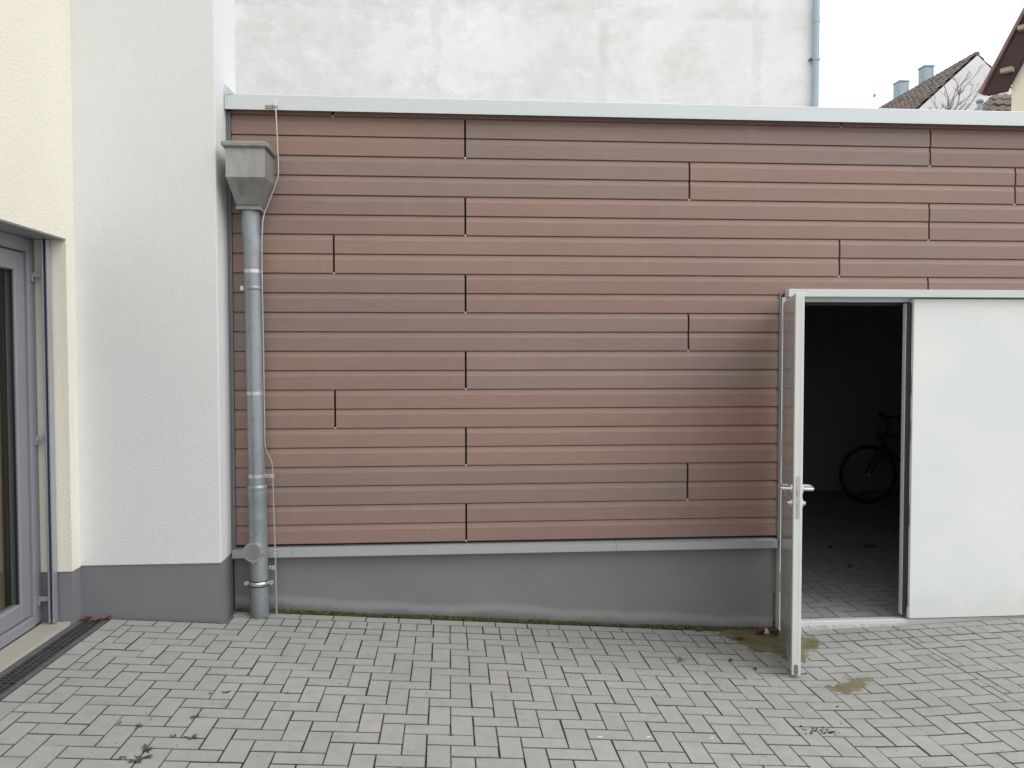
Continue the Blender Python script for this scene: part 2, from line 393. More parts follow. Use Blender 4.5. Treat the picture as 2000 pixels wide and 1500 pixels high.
pavement = mesh_obj('pavement', V, [(j*nb+i, j*nb+i+1, (j+1)*nb+i+1, (j+1)*nb+i) for j in range(len(by_)-1) for i in range(nb-1)], M_BED, None, kind='structure')

A = 0.1015; OX, OY = -1.0102, 4.90038
def herring(x0, x1, y0, y1, sx=0, flip=1):
    out = []
    i0 = int((x0-OX)/A)-3; i1 = int((x1-OX)/A)+3; j0 = int((y0-OY)/A)-3; j1 = int((y1-OY)/A)+3
    for i in range(i0, i1):
        for j in range(j0, j1):
            m = (i+j+sx) % 4
            if m == 3: r = (i, i+2, j, j+1)
            elif m == 1: r = (i, i+1, j, j+2)
            else: continue
            out.append((OX+r[0]*A, OX+r[1]*A, OY+r[2]*A, OY+r[3]*A))
    return out
def clip(r, c):
    q = (max(r[0], c[0]), min(r[1], c[1]), max(r[2], c[2]), min(r[3], c[3]))
    return q if q[1]-q[0] > 0.022 and q[3]-q[2] > 0.022 else None
XD, XC, SEAM = -1.885, -1.352, 2.90
rects = []
YW = 5.006
for r in herring(XD, SEAM, 0.4, YW):
    for c in ((XD, XC, 0.4, 5.005), (XC, SEAM, 0.4, YW)):
        q = r if False else None
    if r[3] <= 5.005: q = clip(r, (XD, SEAM, 0.4, 5.005)); rects += [q] if q else []
    else:
        for c in ((XD, XC, 0.4, 5.005), (XC, SEAM, 0.4, YW)):
            q = clip(r, c); rects += [q] if q else []
for r in herring(SEAM, 7.0, 0.4, YW, 2):
    q = clip(r, (SEAM, 7.0, 0.4, YW)); rects += [q] if q else []
y = 5.005                                   # a soldier course beside the drain
while y > 0.5: rects.append((-1.988, XD, y-2*A, y)); y -= 2*A
x = XC+0.02                                 # a stretcher course along the garage
while x < 7: rects.append((x, x+2*A, 5.149, 5.249)); x += 2*A
x = OX-3*A                                  # and a cut header course before it
while x < 7: rects.append((x, x+A, 5.008, 5.147)); x += A
pcache = {}
GAP, CH = 0.005, 0.003
def paver_mesh(w, l):
    k = (round(w, 3), round(l, 3))
    if k in pcache: return pcache[k]
    a, b = (w-GAP*.8)/2, (l-GAP*1.6)/2; c = CH*.8
    V = [(-a,-b,-.04),(a,-b,-.04),(a,b,-.04),(-a,b,-.04),(-a,-b,-c*.8),(a,-b,-c*.8),(a,b,-c*.8),(-a,b,-c*.8),(-a+c,-b+c,0),(a-c,-b+c,0),(a-c,b-c,0),(-a+c,b-c,0)]
    Fc = [(8,9,10,11)]+[(i, (i+1) % 4, 4+(i+1) % 4, 4+i) for i in range(4)]+[(4+i, 4+(i+1) % 4, 8+(i+1) % 4, 8+i) for i in range(4)]
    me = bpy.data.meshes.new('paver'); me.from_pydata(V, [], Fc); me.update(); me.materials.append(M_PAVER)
    pcache[k] = me; return me
def lay(rects, parent, zf, slf, limit=300, jit=1.0):
    rnd = random.Random(3)
    items = []
    for r in rects:
        cx, cy = (r[0]+r[1])/2, (r[2]+r[3])/2; z = zf(cx, cy)
        vis = inview(cx, cy, z, 0.03)
        area = (r[1]-r[0])*(r[3]-r[2])
        d2 = cx*cx+cy*cy+(z-CAMZ)**2
        items.append((0 if vis else 1, -area*(CAMZ-z)/d2**1.5, r, cx, cy, z))
    items.sort(key=lambda t: (t[0], t[1]))
    SV, SF = [], []
    for n, (nv, s, r, cx, cy, z) in enumerate(items):
        me = paver_mesh(r[1]-r[0], r[3]-r[2]); sx, sy = slf(cx, cy)
        e = Euler((math.atan(sy)+rnd.gauss(0, .0022)*jit, -math.atan(sx)+rnd.gauss(0, .0022)*jit, rnd.gauss(0, .005)*jit))
        loc = Vector((cx+rnd.gauss(0, .0008), cy+rnd.gauss(0, .0008), z+rnd.gauss(0, .0005)*jit))
        if n < limit and nv == 0:
            o = bpy.data.objects.new('paver', me); COL.objects.link(o); o.parent = parent; o.location = loc; o.rotation_euler = e
        else:
            M = Matrix.LocRotScale(loc, e, None); b = len(SV)
            SV += [tuple(M @ v.co) for v in me.vertices]; SF += [tuple(b+i for i in p.vertices) for p in me.polygons]
    if SV:
        me = bpy.data.meshes.new('pavers'); me.from_pydata(SV, [], SF); me.update()
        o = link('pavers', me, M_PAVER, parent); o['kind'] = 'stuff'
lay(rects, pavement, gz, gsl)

# ------------------------------------------------------------------ garage
garage = thing('garage', 'long low garage clad in brown terracotta boards under a grey metal coping', 'garage', (0.4, D, 0))
# carcass
boxes('wall', [(-1.35, 2.165, 5.325, 5.50, 0.10, 3.22), (2.165, 3.955, 5.325, 5.50, 2.075, 3.22), (3.955, 7.0, 5.325, 5.50, -0.3, 3.22),
               (-1.35, -1.15, 5.50, 9.75, -0.3, 3.22), (6.8, 7.0, 5.50, 9.75, -0.3, 3.22), (-1.35, 7.0, 9.75, 9.95, -0.3, 3.22), (1.55, 1.7, 5.50, 9.75, -0.3, 3.0)], M_GARIN, garage)
box('roof', -1.15, 6.8, 5.50, 9.75, 3.0, 3.20, M_GARIN, garage)
boxes('membrane', [(-1.33, 2.16, 5.312, 5.324, 0.44, 3.21), (2.16, 3.96, 5.312, 5.324, 2.08, 3.21), (3.96, 7.0, 5.312, 5.324, 0.44, 3.21)], M_DARK, garage)
# plinth in painted render
boxes('plinth', [(-1.352, 2.15, D+0.036, 5.325, -0.35, 0.44)], M_PLINTH, garage)
boxes('plinth', [(3.96, 7.0, D+0.036, 5.325, -0.35, 0.44)], M_PLINTH, garage)
# terracotta panels: every panel carries two ribs
def ribs(rows):
    V, Fc = [], []
    for k, x0, x1 in rows:
        zt, zb = ZK(k-1), ZK(k)
        if k == 0: prof = [(D+.030, 3.245), (D+.001, 3.245), (D, zb+.007), (D+.018, zb+.007), (D+.018, zb), (D+.030, zb)]
        else: prof = [(D+.030, zt), (D+.0085, zt), (D+.0014, zt-.24*PCH), (D, zt-.275*PCH), (D, zb+.0072), (D+.0016, zb+.0056), (D+.018, zb+.0056), (D+.018, zb), (D+.030, zb)]
        b = len(V); n = len(prof)
        V += [(x0, p[0], p[1]) for p in prof]+[(x1, p[0], p[1]) for p in prof]
        Fc += [(b+i, b+i+1, b+n+i+1, b+n+i) for i in range(n-1)]+[tuple(b+i for i in range(n)), tuple(b+n+i for i in range(n-1, -1, -1))]
    return V, Fc
OR, GY, MD = lin(150, 121, 109), lin(144, 122, 115), lin(147, 121, 111)
def tint(c, s): return tuple(min(1, v*s) for v in c[:3])+(1,)
JA, JB, JC = [0.1108, 3.170, 6.2], [-0.7118, 2.561, 5.5], [1.5543, 3.763, 6.6]
XL, XR, XDOOR = -1.329, 7.0, 2.158
courses = [((0,), JB, (MD, MD, MD, MD)), ((1, 2), JA, (OR, GY, MD, MD)), ((3, 4), JC, (GY, OR, OR, GY)), ((5, 6), JA, (MD, OR, MD, OR)),
           ((7, 8), JB, (OR, OR, MD, OR)), ((9, 10), JA, (GY, OR, MD, MD)), ((11, 12), JC, (GY, MD, OR, GY)), ((13, 14), JA, (MD, GY, OR, OR)),
           ((15, 16), JB, (OR, OR, MD, MD)), ((17, 18), JA, (OR, OR, GY, OR)), ((19, 20), JC, (GY, MD, MD, OR)), ((21, 22), JA, (MD, MD, OR, GY))]
JG = 0.0125
rp = random.Random(11)
for ks, js, cols in courses:
    edges = [XL]+js+[XR]
    for s in range(len(edges)-1):
        x0 = edges[s]+(JG/2 if s else 0); x1 = edges[s+1]-(JG/2 if s < len(edges)-2 else 0)
        rows = []
        for k in ks:
            if k >= 10:                       # the doorway cuts these courses
                for a, b in ((x0, min(x1, XDOOR)), (max(x0, 3.965), x1)):
                    if b-a > .03: rows.append((k, a, b))
            else: rows.append((k, x0, x1))
        # two pieces on either side of the doorway are two panels
        for side in ([r for r in rows if r[1] < 3.0], [r for r in rows if r[1] >= 3.0]):
            if not side: continue
            Vv, Ff = ribs(side)
            o = mesh_obj('cladding_panel', Vv, Ff, M_PANEL, garage)
            o.color = tint(cols[s], rp.uniform(0.95, 1.06))
        if s and (x0 < 2.1 or x0 > 3.97 or ks[-1] < 10):     # the little metal clip at the foot of each upright joint
            zc = ZK(ks[-1]); box('panel_clip', edges[s]-.0055, edges[s]+.0055, D+.006, D+.016, zc+.0005, zc+.010, M_ALU, garage)
# sheet-metal trims
for i, (a, b) in enumerate(((-1.352, -0.299), (-0.297, 1.767), (1.769, 3.80), (3.802, 7.02))):
    prism('coping', [(5.222, 3.190), (5.218, 3.190), (5.218, 3.279), (5.222, 3.283), (5.62, 3.262), (5.62, 3.20), (5.615, 3.20), (5.615, 3.255), (5.224, 3.275)], 'X', a, b, M_ALU, garage)
for xs in (-0.298, 1.768, 3.801):
    box('coping_joint', xs-0.03, xs+0.03, 5.2175, 5.221, 3.1895, 3.2795, M_ALU, garage)
prism('coping_upstand', [(-1.350, 3.190), (-1.340, 3.190), (-1.340, 3.278), (-1.290, 3.282), (-1.318, 3.312), (-1.350, 3.338)], 'Y', 5.2135, 5.2165, M_ALU, garage)
boxes('edge_profile', [(-1.351, -1.345, 5.258, 5.32, 0.475, 3.19), (-1.345, -1.331, 5.268, 5.275, 0.475, 3.19), (-1.335, -1.331, 5.275, 5.31, 0.475, 3.19)], M_ALU_D, garage)
for a, b in ((-1.350, -0.984), (-0.982, 1.078), (1.080, 2.150)):
    prism('base_trim', [(5.252, 0.424), (5.255, 0.424), (5.255, 0.468), (5.312, 0.480), (5.312, 0.485), (5.252, 0.473)], 'X', a, b, M_TRIM, garage)
prism('base_trim', [(5.252, 0.424), (5.255, 0.424), (5.255, 0.468), (5.312, 0.480), (5.312, 0.485), (5.252, 0.473)], 'X', 3.97, 7.0, M_TRIM, garage)
# door frame
boxes('door_frame', [(2.196, 4.03, D-.062, D+.012, 2.067, 2.116), (2.206, 3.955, D+.030, D+.10, 2.04, 2.074),
                     (2.172, 2.200, D-.012, D+.09, -0.13, 2.066), (3.93, 3.962, D-.012, D+.09, -0.13, 2.066)], M_DOORF, garage, 0.0015)
boxes('frame_channel', [(2.157, 2.168, D-.008, D+.03, 0.47, 2.10)], M_ALU_D, garage)
box('door_seal', 2.21, 3.05, D+.085, D+.098, 2.020, 2.038, M_BLACK, garage)
box('threshold', 2.202, 3.935, D-.004, D+.05, -0.16, -0.078, M_DOORF, garage, 0.003)
# rough mortar bead before the threshold
rb = random.Random(5); V, Fc = [], []
N = 90
for i in range(N+1):
    x = 2.21+(3.05-2.21)*i/N; zz = gz(x, 5.25)
    pr = [(5.2775, -0.106+rb.gauss(0, .002)), (5.272-abs(rb.gauss(0, .002)), -0.108+rb.gauss(0, .002)), (5.264-abs(rb.gauss(0, .003)), zz+0.002+rb.gauss(0, .0015)), (5.252-abs(rb.gauss(0, .005)), zz-.006)]
    V += [(x, p[0], p[1]) for p in pr]
    if i: b = (i-1)*4; Fc += [(b+q, b+q+1, b+q+5, b+q+4) for q in range(3)]
M_MORTAR = simple('pale_mortar', lin(170, 168, 160), 0.95, 0, 0.25, 30, 140, 0.5)
mesh_obj('mortar_bead', V, Fc, M_MORTAR, garage)

# closed leaf
DL0, DL1, DZ0, DZ1 = 3.062, 3.926, -0.070, 2.058
cl = box('door', DL0, DL1, D-.022, D+.024, DZ0, DZ1, M_DOOR, garage, 0.0025, label='closed white right-hand leaf of the double door')
boxes('rebate', [(3.030, 3.0615, D+.002, D+.034, DZ0+.03, 2.03)], M_BLACK, cl)
boxes('edge_strip', [(3.024, 3.0295, D+.010, D+.045, DZ0+.02, 2.03)], M_ALU, cl)
box('floor_bolt', 3.050, 3.0615, D-.016, D+.001, DZ0+.004, DZ0+.075, M_STEEL, cl)
for z in (0.55, 1.12, 1.42): box('strike_plate', 3.0595, 3.0618, D-.014, D+.001, z, z+.14, M_STEEL, cl)
# open leaf: hinged on the left jamb and swung out past square
hx, hy = 2.160, 5.215; ex, ey = 1.900, 4.425
dv = Vector((ex-hx, ey-hy, 0)); LW = dv.length; dv.normalize(); nv = Vector((-dv.y, dv.x, 0))   # nv points to +X side
if nv.x < 0: nv = -nv
TH = 0.046
LM = Matrix(((dv.x, nv.x, 0, hx), (dv.y, nv.y, 0, hy), (0, 0, 1, 0), (0, 0, 0, 1)))     # local: x along leaf, y through it, z up
def local_boxes(name, lst, mat, parent, bev=0.0, **props):
    bm = bmesh.new()
    for b in lst: bm_box(bm, *b, bev)
    bm.transform(LM); return from_bm(name, bm, mat, parent, **props)
OZ0, OZ1 = -0.092, 2.030
ol = local_boxes('door', [(0, LW, 0, TH, OZ0, OZ1)], M_DOOR, garage, 0.002, label='white left-hand leaf of the double door standing open')
local_boxes('overlap_strip', [(0.02, LW-0.012, -0.004, -0.0005, OZ0+.01, OZ1-.01)], simple('glossy_grey_door_face', lin(176, 178, 178), 0.16, 0, 0.03), ol)
local_boxes('edge_groove', [(LW-.0005, LW+.0012, TH*.66, TH*.70, OZ0+.1, OZ1-.02)], M_DOORF, ol)
def plate(z0, z1, w):       # rounded lock plate on the leaf's edge
    cy = TH*.48; pts = []
    for k in range(9): a = PI*k/8; pts.append((cy+w*math.cos(a), z1-w+w*math.sin(a)))
    for k in range(9): a = PI+PI*k/8; pts.append((cy+w*math.cos(a), z0+w+w*math.sin(a)))
    n = len(pts); V = [tuple(LM @ Vector((LW, p[0], p[1]))) for p in pts]+[tuple(LM @ Vector((LW+.0025, p[0], p[1]))) for p in pts]
    return V, [tuple(range(n)), tuple(range(2*n-1, n-1, -1))]+[(i, (i+1) % n, n+(i+1) % n, n+i) for i in range(n)]
mesh_obj('lock_plate', *plate(0.785, 1.022, 0.0105), M_STEEL, ol)
local_boxes('latch', [(LW+.0026, LW+.010, TH*.36, TH*.6, 0.915, 0.95)], M_STEEL, ol, 0.002)
local_boxes('dead_bolt', [(LW+.0026, LW+.005, TH*.36, TH*.6, 0.845, 0.875)], M_STEEL, ol, 0.001)
mesh_obj('bottom_cap', *plate(OZ0+.004, OZ0+.062, 0.0115), M_ALU_D, ol)
def lw(x, y, z): return tuple(LM @ Vector((x, y, z)))
def lever(sgn):
    y0 = TH+.0005 if sgn > 0 else -.0045
    V, Fc = tube_data([lw(LW-.06, y0, .942), lw(LW-.06, y0+sgn*.009, .942)], .025, 18)
    tube_data([lw(LW-.06, y0+sgn*.009, .942), lw(LW-.06, y0+sgn*.045, .942), lw(LW-.064, y0+sgn*.056, .942), lw(LW-.075, y0+sgn*.060, .942), lw(LW-.16, y0+sgn*.060, .942), lw(LW-.172, y0+sgn*.056, .942), lw(LW-.178, y0+sgn*.044, .942), lw(LW-.178, y0+sgn*.012, .942)], .0095, 12, True, V, Fc)
    o = mesh_obj('handle', V, Fc, M_STEEL, ol, True); o.data.set_sharp_from_angle(angle=math.radians(45))
    V, Fc = tube_data([lw(LW-.06, y0, .862), lw(LW-.06, y0+sgn*.008, .862)], .025, 18)
    tube_data([lw(LW-.06, y0+sgn*.008, .862), lw(LW-.06, y0+sgn*.022, .862)], .0115, 12, True, V, Fc)
    o = mesh_obj('lock_cylinder', V, Fc, M_STEEL, ol, True); o.data.set_sharp_from_angle(angle=math.radians(45))
lever(1); lever(-1)
for z in (0.14, 1.02, 1.86): tube('hinge', [(2.163, 5.240, z), (2.163, 5.240, z+.13)], .0085, M_STEEL, ol, 10)

# garage floor of the same pavers
def fz(X, Y): return -0.096+0.03*(Y-5.34)
floor = mesh_obj('floor', [(1.7, 5.34, fz(0, 5.34)-.0085), (6.8, 5.34, fz(0, 5.34)-.0085), (6.8, 9.75, fz(0, 9.75)-.0085), (1.7, 9.75, fz(0, 9.75)-.0085)], [(0, 1, 2, 3)], M_BED, None, kind='structure')
fr_ = []
for r in herring(2.0, 6.6, 5.345, 9.7, 1):
    q = clip(r, (2.0, 6.6, 5.345, 9.7))
    if q: fr_.append(q)
vis = [r for r in fr_ if r[2] < 6.9]
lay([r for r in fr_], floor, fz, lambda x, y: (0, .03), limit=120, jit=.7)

# ------------------------------------------------------------------ left-hand building
HB = 7.5
lb = thing('building', 'white and cream rendered building with a dark grey painted base and glazed door', 'building', (-2.3, 4.5, 0.1))
box('wall', -4.5, -1.355, 5.02, 5.505, 0.452, HB, M_WHITE, lb, 0.004, label='white roughcast wall')
OY0, OY1, OZT = 2.2, 4.905, 2.352
boxes('wall', [(-2.55, -2.16, OY1, 5.0195, 0.450, HB), (-2.55, -2.16, OY0, OY1, OZT, HB), (-2.55, -2.16, -4.0, OY0, 0.450, HB)], M_CREAM, lb, 0.0, label='cream roughcast wall')
boxes('plinth', [(-4.5, -1.363, 5.028, 5.50, -0.2, 0.451), (-1.363, -1.3555, 5.028, 5.30, -0.2, 0.451)], M_PLINTH_L, lb, 0.0)
boxes('plinth', [(-2.55, -2.165, OY1+.006, 5.0275, -0.2, 0.449), (-2.55, -2.165, -4.0, OY0-.006, -0.2, 0.449)], M_PLINTH_L, lb, 0.0)
box('soffit', -2.54, -2.163, OY0, OY1-.002, OZT-.008, OZT-.001, M_FRAME, lb)
# glazed door
FX = -2.33
wf = boxes('window_frame', [(FX-.07, FX, OY1-.085, OY1-.002, .168, OZT-.009), (FX-.07, FX, OY0, OY1-.086, OZT-.085, OZT-.009), (FX-.07, FX+.006, OY0, OY1-.086, .166, .222), (FX-.07, FX, OY0, OY0+.08, .223, OZT-.086)], M_FRAME, lb, 0.003)
boxes('sash', [(FX-.075, FX-.016, OY1-.19, OY1-.088, .226, OZT-.09), (FX-.075, FX-.016, OY0+.09, OY1-.192, OZT-.195, OZT-.09), (FX-.075, FX-.016, OY0+.09, OY1-.192, .226, .322), (FX-.075, FX-.016, OY0+.083, OY0+.17, .323, OZT-.196)], M_FRAME, wf, 0.006)
box('gasket', FX-.044, FX-.030, OY1-.197, OY1-.191, .322, OZT-.196, M_BLACK, wf)
box('pane', FX-.050, FX-.044, OY0+.165, OY1-.185, .31, OZT-.19, M_GLASS, wf)
box('sill', FX+.007, -2.172, OY0, OY1-.003, .10, .163, M_SILL, lb, 0.002)
# guide rail of the outside blind, stood off on brackets
rail = boxes('blind_rail', [(-2.268, -2.260, 4.845, 4.895, .172, OZT-.01), (-2.2455, -2.2375, 4.845, 4.895, .172, OZT-.01), (-2.260, -2.2455, 4.885, 4.894, .172, OZT-.01)], M_RAIL, lb, 0.001)
box('slot', -2.2595, -2.246, 4.872, 4.8845, .175, OZT-.012, simple('painted_slot_shade', lin(36, 30, 82), 0.8), rail)  # shade inside the slot and its purple lens fringe, painted as a dark strip
for z in (.305, 1.222, 2.14):
    boxes('bracket', [(FX+.001, -2.2685, 4.855, 4.872, z-.010, z+.016), (FX+.001, FX+.012, 4.852, 4.876, z-.035, z-.0102)], M_RAIL, rail, 0.001)
# the room behind, with its curtain
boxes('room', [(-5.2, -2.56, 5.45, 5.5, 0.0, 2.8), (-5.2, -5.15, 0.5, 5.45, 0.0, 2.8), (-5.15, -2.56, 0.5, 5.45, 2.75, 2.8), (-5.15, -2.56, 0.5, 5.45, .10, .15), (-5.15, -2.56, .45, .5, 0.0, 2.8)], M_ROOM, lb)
V, Fc = [], []
NC = 160
for i in range(NC+1):
    y = 2.4+2.49*i/NC; x = -2.445+.022*math.sin(y*46+1.1*math.sin(y*9))+.008*math.sin(y*17)
    V += [(x, y, .18), (x, y, 2.34)]
    if i: b = 2*(i-1); Fc.append((b, b+2, b+3, b+1))
cu = mesh_obj('curtain', V, Fc, M_CURT, lb, True)

# ------------------------------------------------------------------ drain
drain = thing('drain_channel', 'black slotted drain channel running along the glazed door', 'drain', (-2.08, 4.0, .14))
def dz(y): return gz(-2.05, y)-.004
def sheared(name, lst, mat, parent, bev=0.0):
    bm = bmesh.new()
    for b in lst: bm_box(bm, *b, bev)
    for v in bm.verts: v.co.z += dz(v.co.y)
    return from_bm(name, bm, mat, parent)
sheared('channel', [(-2.168, -2.160, .6, 5.022, -.12, -.02), (-2.006, -1.998, .6, 5.022, -.12, -.02), (-2.16, -2.006, .6, 5.022, -.12, -.10)], M_BLACK, drain)
sheared('edge_rail', [(-2.170, -2.134, .6, 5.02, -.019, .004)], M_IRONF, drain, .002)
sheared('edge_rail', [(-2.022, -1.995, .6, 5.02, -.019, .002)], M_IRONF, drain, .002)
y1 = 5.018
while y1 > 0.9:
    y0 = y1-.497; lst = [(-2.1335, -2.127, y0, y1, -.02, .001), (-2.0285, -2.0225, y0, y1, -.02, .001)]
    for xx in (-2.095, -2.062): lst.append((xx-.0035, xx+.0035, y0+.004, y1-.004, -.02, -.001))
    yy = y0+.008
    while yy < y1-.004: lst.append((-2.1268, -2.0287, yy-.0045, yy+.0045, -.012, -.0018)); yy += .0325
    sheared('grate', lst, M_IRON, drain); y1 = y0-.003

# ------------------------------------------------------------------ old tall building behind
tb = thing('building', 'tall windowless old building with patchy pale plaster behind the garage', 'building', (0, 11.5, -.2))
box('wall', -9.0, 5.236, 11.5, 19.0, -.3, 15.0, M_OLD, tb, .01)
dp = tube('downpipe', [(5.165, 11.44, -.2), (5.165, 11.44, 15.0)], .045, M_BLUEPIPE, tb, 14)
for z in (5.845, 3.2, 8.4, 10.9): tube('clamp', [(5.165, 11.44, z-.02), (5.165, 11.44, z+.02)], .054, M_BLUEPIPE, dp, 14); 
for z in (5.845, 8.4): box('clamp_bolt', 5.085, 5.112, 11.43, 11.50, z-.012, z+.012, M_IRONF, dp)
for z in (6.35, 9.3): tube('sleeve', [(5.165, 11.44, z), (5.165, 11.44, z+.08)], .049, M_BLUEPIPE, dp, 14)

# ------------------------------------------------------------------ rainwater hopper and downpipe
rw = thing('rain_downpipe', 'zinc downpipe with square funnel hopper beside the white wall corner', 'downpipe', (-1.18, 5.19, .08))
def loft(rings):
    V, Fc = [], []
    for x0, x1, y0, y1, z in rings: V += [(x0, y0, z), (x1, y0, z), (x1, y1, z), (x0, y1, z)]
    for i in range(len(rings)-1):
        for k in range(4): Fc.append((4*i+k, 4*i+(k+1) % 4, 4*i+4+(k+1) % 4, 4*i+4+k))
    return V, Fc
HX0, HX1, HY0, HY1 = -1.289, -1.063, 4.982, 5.262
V, Fc = loft([(HX0+.004, HX1-.004, HY0+.004, HY1-.004, 2.89), (HX0, HX1, HY0, HY1, 2.915), (HX0, HX1, HY0, HY1, 2.731), (-1.262, -1.132, 5.125, 5.252, 2.588), (-1.262, -1.132, 5.125, 5.252, 2.578)])
hop = mesh_obj('hopper', V, Fc, M_ZINC, rw)
bm = bmesh.new()
for b in ((-1.309, -1.043, 4.955, 4.981, 2.902, 2.934), (-1.309, -1.2895, 4.9815, 5.265, 2.902, 2.934), (-1.0625, -1.043, 4.9815, 5.265, 2.902, 2.934)): bm_box(bm, *b, .007)
from_bm('rim', bm, M_MOSSY, hop)
bm = bmesh.new()
for b in ((-1.267, -1.127, 5.116, 5.124, 2.566, 2.588), (-1.267, -1.2625, 5.1245, 5.255, 2.566, 2.588), (-1.1315, -1.127, 5.1245, 5.255, 2.566, 2.588)): bm_box(bm, *b, .002)
from_bm('collar', bm, M_MOSSY, hop)
boxes('cross_mark', [(-1.200, -1.156, 4.9805, 4.9819, 2.842, 2.8445), (-1.1795, -1.1768, 4.9802, 4.9818, 2.824, 2.866)], simple('bright_scratch', lin(176, 176, 170), 0.5), hop)
st_ = prism('lichen_stain', [(-1.232, 2.712), (-1.204, 2.718), (-1.196, 2.70), (-1.202, 2.655), (-1.212, 2.632), (-1.226, 2.638), (-1.232, 2.67)], 'Y', -.0022, -.0006, M_MOSSY, hop)
for v_ in st_.data.vertices: v_.co.y += 4.982+(2.731-v_.co.z)*(5.125-4.982)/(2.731-2.588)
tube('outlet_spout', [(-1.215, 5.30, 2.972), (-1.215, 5.20, 2.962), (-1.215, 5.16, 2.93)], .034, M_BLACK, rw, 16)
PY = 5.195
def px_(z): return -1.172-(z-.12)*.0085
path = [(-1.198, PY-.004, 2.60), (-1.198, PY-.004, 2.46), (-1.196, PY-.002, 2.42), (-1.189, PY, 2.37), (px_(2.32), PY, 2.325), (px_(2.28), PY, 2.30), (px_(2.1), PY, 2.1), (px_(1.5), PY, 1.5), (px_(.9), PY, .88)]
tube('pipe', path, [.0545, .0545, .0545, .0545, .0545, .0525, .0515, .0515, .0515], M_PIPE, rw, 28)
tube('socket', [(px_(2.225), PY, 2.29), (px_(2.225), PY, 2.225)], [.0533, .0533], M_PIPE, rw, 28)
lo = [(px_(z), PY, z) for z in (.893, .885, .877, .870, .86, .835, .80, .70, .69, .68, .46, .36, .34, .16, .055)]
low = tube('pipe', lo, [.052, .058, .060, .058, .0575, .060, .056, .0558, .0572, .0558, .0558, .0558, .0565, .0565, .0565], M_PIPE2, rw, 28)
for z in (2.203, 1.458, .950):
    tube('band', [(px_(z), PY, z-.011), (px_(z), PY, z+.011)], .0533, M_STEEL, rw, 28)
tube('clamp', [(px_(2.1), PY, 2.088), (px_(2.1), PY, 2.094), (px_(2.1), PY, 2.106), (px_(2.1), PY, 2.112)], [.0535, .0565, .0565, .0535], M_PIPE, rw, 28)
box('clamp_lug', px_(2.1)-.075, px_(2.1)-.054, PY-.012, PY+.012, 2.086, 2.114, M_STEEL, rw, .002)
box('wall_pin', px_(2.1)-.010, px_(2.1)+.010, PY+.055, D, 2.094, 2.106, M_STEEL, rw, .002)
cz = .285
tube('clamp', [(px_(cz), PY, cz-.012), (px_(cz), PY, cz-.004), (px_(cz), PY, cz+.004), (px_(cz), PY, cz+.012)], [.059, .064, .064, .059], M_STEEL, rw, 28)
tube('rubber_inlay', [(px_(cz), PY, cz-.019), (px_(cz), PY, cz+.019)], .0585, M_BLACK, rw, 28)
for s in (-1, 1):
    tube('clamp_bolt', [(px_(cz)+s*.076, PY-.018, cz), (px_(cz)+s*.076, PY+.018, cz)], .0125, M_STEEL, rw, 6, False)
    box('clamp_lug', min(px_(cz)+s*.060, px_(cz)+s*.086), max(px_(cz)+s*.060, px_(cz)+s*.086), PY-.010, PY+.010, cz-.011, cz+.011, M_STEEL, rw, .001)
# inspection cover, turned a little to the left
cc = Vector((px_(.50)-.006, PY-.040, .492)); ca = Vector((-.16, -1, .06)).normalized()
cov = tube('inspection_cover', [tuple(cc), tuple(cc+ca*.050), tuple(cc+ca*.0501), tuple(cc+ca*.056)], [.053, .053, .0585, .0585], M_STEEL, rw, 28)
tube('cover_face', [tuple(cc+ca*.0561), tuple(cc+ca*.0575)], [.0505, .0500], M_ZINC, cov, 28)
tube('cover_screw', [tuple(cc+ca*.03+Vector((.004, 0, -.062))), tuple(cc+ca*.06+Vector((.004, 0, -.062)))], .007, M_STEEL, cov, 8)

# ------------------------------------------------------------------ lightning conductor
lc = thing('lightning_conductor', 'thin bare metal wire clipped from coping to paving beside the downpipe', 'wire', (-1.074, 5.2, .08))
def cat(pts, n=6):
    P = [Vector(p) for p in pts]; P = [2*P[0]-P[1]]+P+[2*P[-1]-P[-2]]; out = []
    for i in range(1, len(P)-2):
        for k in range(n):
            t = k/n; a, b, c, d = P[i-1:i+3]
            out.append(0.5*((2*b)+(c-a)*t+(2*a-5*b+4*c-d)*t*t+(3*b-a-3*c+d)*t**3))
    out.append(P[-2]); return out
wp = [(-1.046, 5.20, 3.225), (-1.040, 5.20, 3.15), (-1.034, 5.205, 2.95), (-1.032, 5.205, 2.80), (-1.055, 5.205, 2.72), (-1.092, 5.20, 2.62), (-1.118, 5.19, 2.545), (-1.128, 5.185, 2.45), (-1.131, 5.18, 2.2), (-1.128, 5.18, 1.8), (-1.126, 5.18, 1.3), (-1.124, 5.18, 1.13), (-1.100, 5.195, 1.06), (-1.088, 5.20, 1.02), (-1.086, 5.205, .944), (-1.082, 5.21, .7), (-1.078, 5.215, .46)]
tube('wire', cat(wp), .0044, M_WIRE, lc, 8)
tube('rod', [(-1.077, 5.215, .50), (-1.0745, 5.22, .03)], .0052, M_WIRE, lc, 8)
boxes('coping_clamp', [(-1.058, -1.034, 5.192, 5.216, 3.205, 3.238)], M_STEEL, lc, .003)
boxes('coping_plate', [(-1.108, -1.062, 5.2085, 5.2125, 3.196, 3.218)], simple('dull_yellowish_plate', lin(176, 172, 154), 0.5, 0.5), lc, .001)
for xx in (-1.096, -1.076): tube('rivet', [(xx, 5.2085, 3.207), (xx, 5.2045, 3.207)], .004, M_IRONF, lc, 8)
